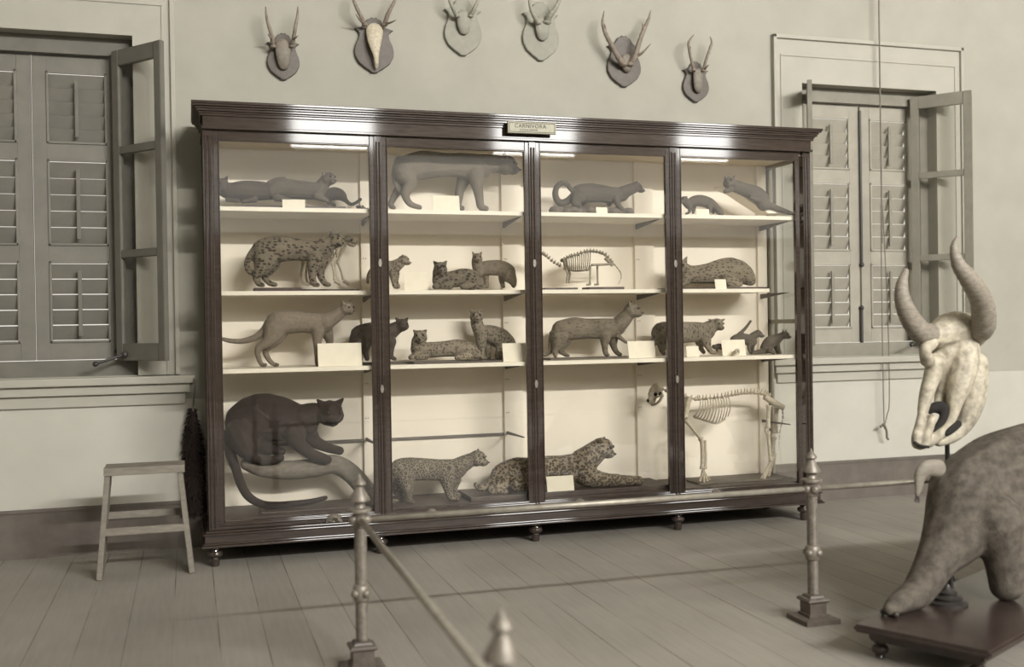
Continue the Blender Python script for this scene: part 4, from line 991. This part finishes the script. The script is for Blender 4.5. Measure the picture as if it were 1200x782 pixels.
# --------------------------------------------------------- stool and duster
sx0, sx1 = -.465, -.045
t = thing('wooden_stool', 'plain worn wooden stool with splayed sides, left of the case', 'stool', (-.25, -.06, 0))
MB().box(sx0-.005, sx1+.01, -.165, .055, .588, .632, .004).build('seat', 'stool', t)
for x0, x1 in ((-.452, -.505), (-.062, -.005)):
    MB().obox((x0, -.055, .589), (x1, -.055, .004), .20, .030, (0,1,0), .003).build('side_board', 'stool', t)
MB().obox((-.474, -.145, .270), (-.035, -.145, .270), .042, .022, (0,0,1), .003).build('stretcher', 'stool', t)
MB().obox((-.468, .03, .335), (-.042, .03, .335), .040, .022, (0,0,1), .003).build('stretcher', 'stool', t)

t = thing('feather_duster', 'long dark feather duster hanging by a string from the end of the window sill', 'feather duster', (.02, .575, .24))
MB().tube(spline([(.033, .535, 1.085), (.032, .533, 1.05), (.024, .54, .96), (.018, .585, .88)]), .006, 8).ball((.033, .54, 1.088), .011).build('hanging_string', 'cord', t, True)
f = MB(); f.tube([(.018, .59, .90), (.016, .598, .25)], [.012, .02], 8)
rnd = random.Random(3)
for k in range(2200):
    q = rnd.random()**.8; z = .905 - .66*q; w = .012+.050*min(1, q*2.6)+.012*q; a = rnd.random()*2*PI
    c0 = Vector((.014+.5*w*math.cos(a), .598+.3*w*math.sin(a), z)); L = rnd.uniform(.03, .066)
    d = Vector((math.cos(a)*.75, math.sin(a)*.45, -rnd.uniform(.25, 1.1))).normalized()
    tip = c0 + d*min(L, .02+w)
    tip.y = max(.568, min(tip.y, WALL-.036 if tip.z < .31 else WALL-.016))
    sd = Vector((-math.sin(a), math.cos(a), rnd.uniform(-.4,.4))).normalized()*rnd.uniform(.004,.010)
    mid = c0.lerp(tip, .6); up = d.cross(sd).normalized()*.002
    vs = [f.bm.verts.new(p) for p in (c0, mid+sd+up, tip, mid-sd+up, mid-up)]
    for tri in ((0,1,4),(1,2,4),(2,3,4),(3,0,4),(0,3,2,1)): f.bm.faces.new([vs[i] for i in tri])
f.build('feathers', 'feather', t)

# ------------------------------------------------ mounted elephant and stand
YE = -2.72
PZ = .142
t = thing('display_stand', 'low dark lacquered display stand on turned feet under the mounted elephant', 'stand', (3.2, -2.62, 0))
A0 = Vector((2.609, -2.729, 0)); UL = Vector((.89, .456, 0)).normalized(); UW = Vector((UL.y, -UL.x, 0))
def slab(z0, z1, ins, bev):
    m = MB(); m.obox(A0 + UW*.28 + UL*ins + Vector((0,0,(z0+z1)/2)), A0 + UW*.28 + UL*(1.75-ins) + Vector((0,0,(z0+z1)/2)), .56-2*ins, z1-z0, UW, bev); return m
slab(PZ-.032, PZ, 0, .010).build('stand_top', 'gloss_dark', t)
slab(PZ-.070, PZ-.032, .045, .008).build('apron', 'gloss_dark', t)
pf = [(.014,0),(.020,.006),(.016,.014),(.030,.026),(.034,.038),(.030,.050),(.018,.058),(.026,.064),(.030,.074)]
for x in (.08, .87, 1.66):
    for y in (.08, .48): MB().lathe(A0 + UL*x + UW*y, pf, 20).build('turned_foot', 'gloss_dark', t, 40)
def elephant():
    ZQ = (0, 0, 1.0); tf = T(*ZQ); Y = YE+.10
    ch = [
      ([(1145,590,64),(1185,575,74),(1230,570,80),(1280,572,80),(1325,575,72)], .75),
      ([(1132,592,46,-.02),(1120,624,38,-.03),(1099,655,25,-.03),(1080,688,20,-.03),(1062,710,16,-.03),(1050,717,12,-.03),(1043,720,9,-.04)], 1.0),
      ([(1165,610,34,-.17),(1175,650,24,-.18),(1180,700,19,-.18),(1182,736,18,-.18)], 1.0),
      ([(1300,610,36,-.10),(1302,650,24,-.11),(1300,690,19,-.11),(1298,724,18,-.11)], 1.0),
      ([(1320,610,36,.05),(1335,650,24,.06),(1340,690,19,.06),(1345,704,18,.06)], 1.0),
      ([(1360,545,50),(1395,530,48),(1415,545,38)], .9),
      ([(1420,560,24),(1440,610,18),(1448,660,13),(1440,690,10),(1425,700,8)], 1.0)]
    SK = lambda u: .0017*(min(u, 1150)-1060)                      # the calf stands at the angle of its stand
    ch = [([(p[0], p[1], p[2], (p[3] if len(p) > 3 else 0)+SK(p[0])) for p in pts], fy) for pts, fy in ch]
    balls = []
    for pts, fy in ch: balls += chain_balls(tf, 1.0, Y, pts, fy)
    for sg in (-1, 1):                                         # ears
        for k in range(10):
            for j in range(4):
                q, r = wpt(tf, 1.0, Y, (1358-j*9, 525+k*6, 8, sg*(.17+.012*j)+SK(1358))); balls.append((q, r, (1,.45,1)))
    balls = [((c_ if c_.z - r*.9 > PZ else Vector((c_.x, c_.y, PZ + r*.9))), r, sc) for c_, r, sc in balls]
    org = Vector((W(1200, 600, Y).x, Y, PZ))
    t = thing('mounted_elephant', 'stuffed elephant calf with wrinkled hide on a low stand at the right edge', 'stuffed animal', org)
    blob('body', balls, .012, 'hide', t, 4, org)
    tb = chain_balls(tf, 1.0, Y, [(1099,549,11,-.02),(1086,549,10,-.03),(1079,556,8.5,-.03),(1077,566,6.5,-.03),(1076,575,4.5,-.03),(1075,581,2.5,-.03)], .6)
    blob('tail', tb, .006, 'stool', t, 2)
    m = MB()
    for k in range(9):
        q = W(1075+random.uniform(-2,1), 578, Y-.03); e = W(1071+k*.8, 586+random.uniform(0,5), Y-.03); m.tube([q, (q+e)/2+Vector((.003,0,0)), e], [.003,.002,.001], 5)
    m.build('tail_hair', 'iron', t)
    for k, (u, v) in enumerate(((1035,721),(1042,723.5),(1050,724.5))):
        q = W(u, v, Y-.04-.03*k); MB().ball((q.x, q.y, PZ+.014), .014, 2, (1,1,1)).build('toe_nail', 'hoof', t, True)
    m = MB(); q = W(1115, 735, Y+.02)
    m.tube([(q.x, q.y, PZ+.01), (q.x+.005, q.y, W(1118, 640, Y+.02).z)], .008, 10); m.build('support_rod', 'iron', t, True)
    MB().lathe((q.x-.02, q.y, PZ), [(.085,0),(.085,.010),(.060,.018),(.066,.030),(.040,.040),(.044,.052),(.018,.066),(.010,.085)], 20).build('rod_foot', 'iron', t, 40)
    e = W(1396, 522, Y-.13+SK(1396)); MB().ball(e, .012).build('eye', 'eye', t, True)
elephant()

# ----------------------------------------------------- horned skull on a pole
def horned_skull():
    tf = T(0, 0, 1.0); Y = -2.02
    org = W(1120, 440, Y)
    t = thing('horned_skull', 'large pale horned buffalo skull on an iron pole at the right edge', 'skull', org)
    ch = [
      ([(1098,394,15,-.03),(1110,388,20,-.01),(1124,386,22,.0),(1140,390,18,.02)], 1.0),         # brow
      ([(1112,398,22),(1113,418,21),(1112,436,18),(1109,452,14),(1104,466,10),(1100,475,6.5,-.02)], .7),   # forehead, nasal bones
      ([(1090,402,9,-.06),(1084,412,7,-.08),(1087,422,9,-.05)], 1.0),                              # rim of the near eye socket
      ([(1096,425,12,-.02),(1092,442,10,-.02),(1087,458,9,-.03),(1083,474,7.5,-.04),(1081,484,6,-.05)], 1.0),   # near upper jaw
      ([(1080,486,5,-.06),(1077,500,5.5,-.07),(1074,512,6,-.08),(1075,520,7,-.08)], 1.0),          # near tip of the muzzle
      ([(1093,490,5,-.09),(1089,502,5.5,-.10),(1085,512,6,-.10),(1082,520,7,-.09)], 1.0),
      ([(1130,410,18,-.03),(1128,432,17,-.06),(1124,452,14,-.08),(1119,470,10,-.09),(1117,484,7,-.10),(1110,500,6,-.10),(1100,510,6.5,-.10),(1088,519,6.5,-.09)], 1.0),
      ([(1140,428,18,-.02),(1140,456,17,-.04),(1136,480,14,-.05),(1128,500,10,-.05),(1115,512,8,-.06),(1100,518,6,-.07)], 1.0),
      ([(1095,500,6,.0),(1086,512,7,-.03),(1078,522,6,-.05)], 1.0)]
    balls = []
    for pts, fy in ch: balls += chain_balls(tf, 1.0, Y, pts, fy)
    blob('cranium', balls, .0062, 'skull', t, 3, org)
    for pts in ([(1094,392,13,-.02),(1080,390,13,-.05),(1066,372,11.5,-.07),(1058,352,9.5,-.08),(1057,334,7,-.08),(1062,316,3,-.07)],
                [(1138,392,13,-.02),(1152,382,14,-.12),(1150,352,13,-.20),(1136,328,11,-.24),(1123,310,8,-.25),(1118,290,4.5,-.25),(1122,278,2,-.25)]):
        sp = spline([tuple(wpt(tf, 1.0, Y, p)[0])+(wpt(tf, 1.0, Y, p)[1],) for p in pts], 10)
        m = MB(); m.tube([Vector(p[:3]) for p in sp], [p[3]*(1+.03*math.sin(i*1.9)) for i, p in enumerate(sp)], 18); m.build('horn', 'horn', t, True)
    def dark(name, pts, fy, vox=.006):
        blob(name, chain_balls(tf, 1.0, Y, pts, fy), vox, 'cavity', t, 2)
    dark('nasal_cavity', [(1088,482,5,-.05),(1094,478,6.5,-.06),(1102,478,8,-.07),(1108,482,8.5,-.085),(1107,490,7.5,-.09),(1102,498,6,-.09),(1096,506,4,-.09)], .6)
    dark('eye_socket', [(1088,410,6.5,-.075),(1084,413,5,-.07)], .8)
    dark('palate_opening', [(1110,508,4,-.125),(1116,503,5,-.125),(1123,497,5,-.12)], .7)
    dark('mouth_line', [(1072,519,2.2,-.105),(1079,523,2.2,-.115),(1088,524,2.0,-.115)], .8, .004)
    px = W(1122, 470, Y).x
    m = MB(); m.tube([(px, Y+.08, .02), (px, Y+.08, org.z), (px, Y+.02, org.z+.06)], .012, 12); m.build('pole', 'iron', t, True)
    m = MB(); m.lathe((px, Y+.08, 0), [(.13,0),(.13,.015),(.09,.026),(.10,.040),(.03,.055),(.02,.08)], 24)
    m.build('pole_foot', 'iron', t, 40)
horned_skull()

# ------------------------------------------------------------------ light
def area(name, x, z, w, h, power, y=RY0+.12, col=(1, .985, .952), tilt=0, rotz=0):
    l = bpy.data.lights.new(name, 'AREA'); l.shape = 'RECTANGLE'; l.size = w; l.size_y = h; l.energy = power; l.color = col
    o = bpy.data.objects.new(name, l); COL.objects.link(o); o.location = (x, y, z); o.rotation_euler = (PI/2+tilt, 0, rotz); return o
area('clerestory_daylight', 5.6, 6.25, 7.4, .28, 2350)
for i, (a_, b_) in enumerate(((1.74, 3.15), (5.35, 6.9), (9.0, 10.1))):
    area('front_window_daylight', (a_+b_)/2, 5.15, b_-a_, 1.25, 80*(b_-a_))
area('veil_fill_light', 6.0, 3.75, 14.0, 1.4, 75)  # unseen light band added to veil the upper panes and lift shadows
w = bpy.data.worlds.new('sky'); S.world = w; w.use_nodes = True
bg = w.node_tree.nodes['Background']; bg.inputs['Color'].default_value = (1, .96, .88, 1); bg.inputs['Strength'].default_value = 1.2

S.view_settings.view_transform = 'Standard'; S.view_settings.look = 'None'; S.view_settings.gamma = 1; S.view_settings.use_curve_mapping = False
S.view_settings.exposure = -0.3
S.cycles.max_bounces = 10; S.cycles.diffuse_bounces = 5; S.cycles.transparent_max_bounces = 16; S.cycles.use_denoising = True
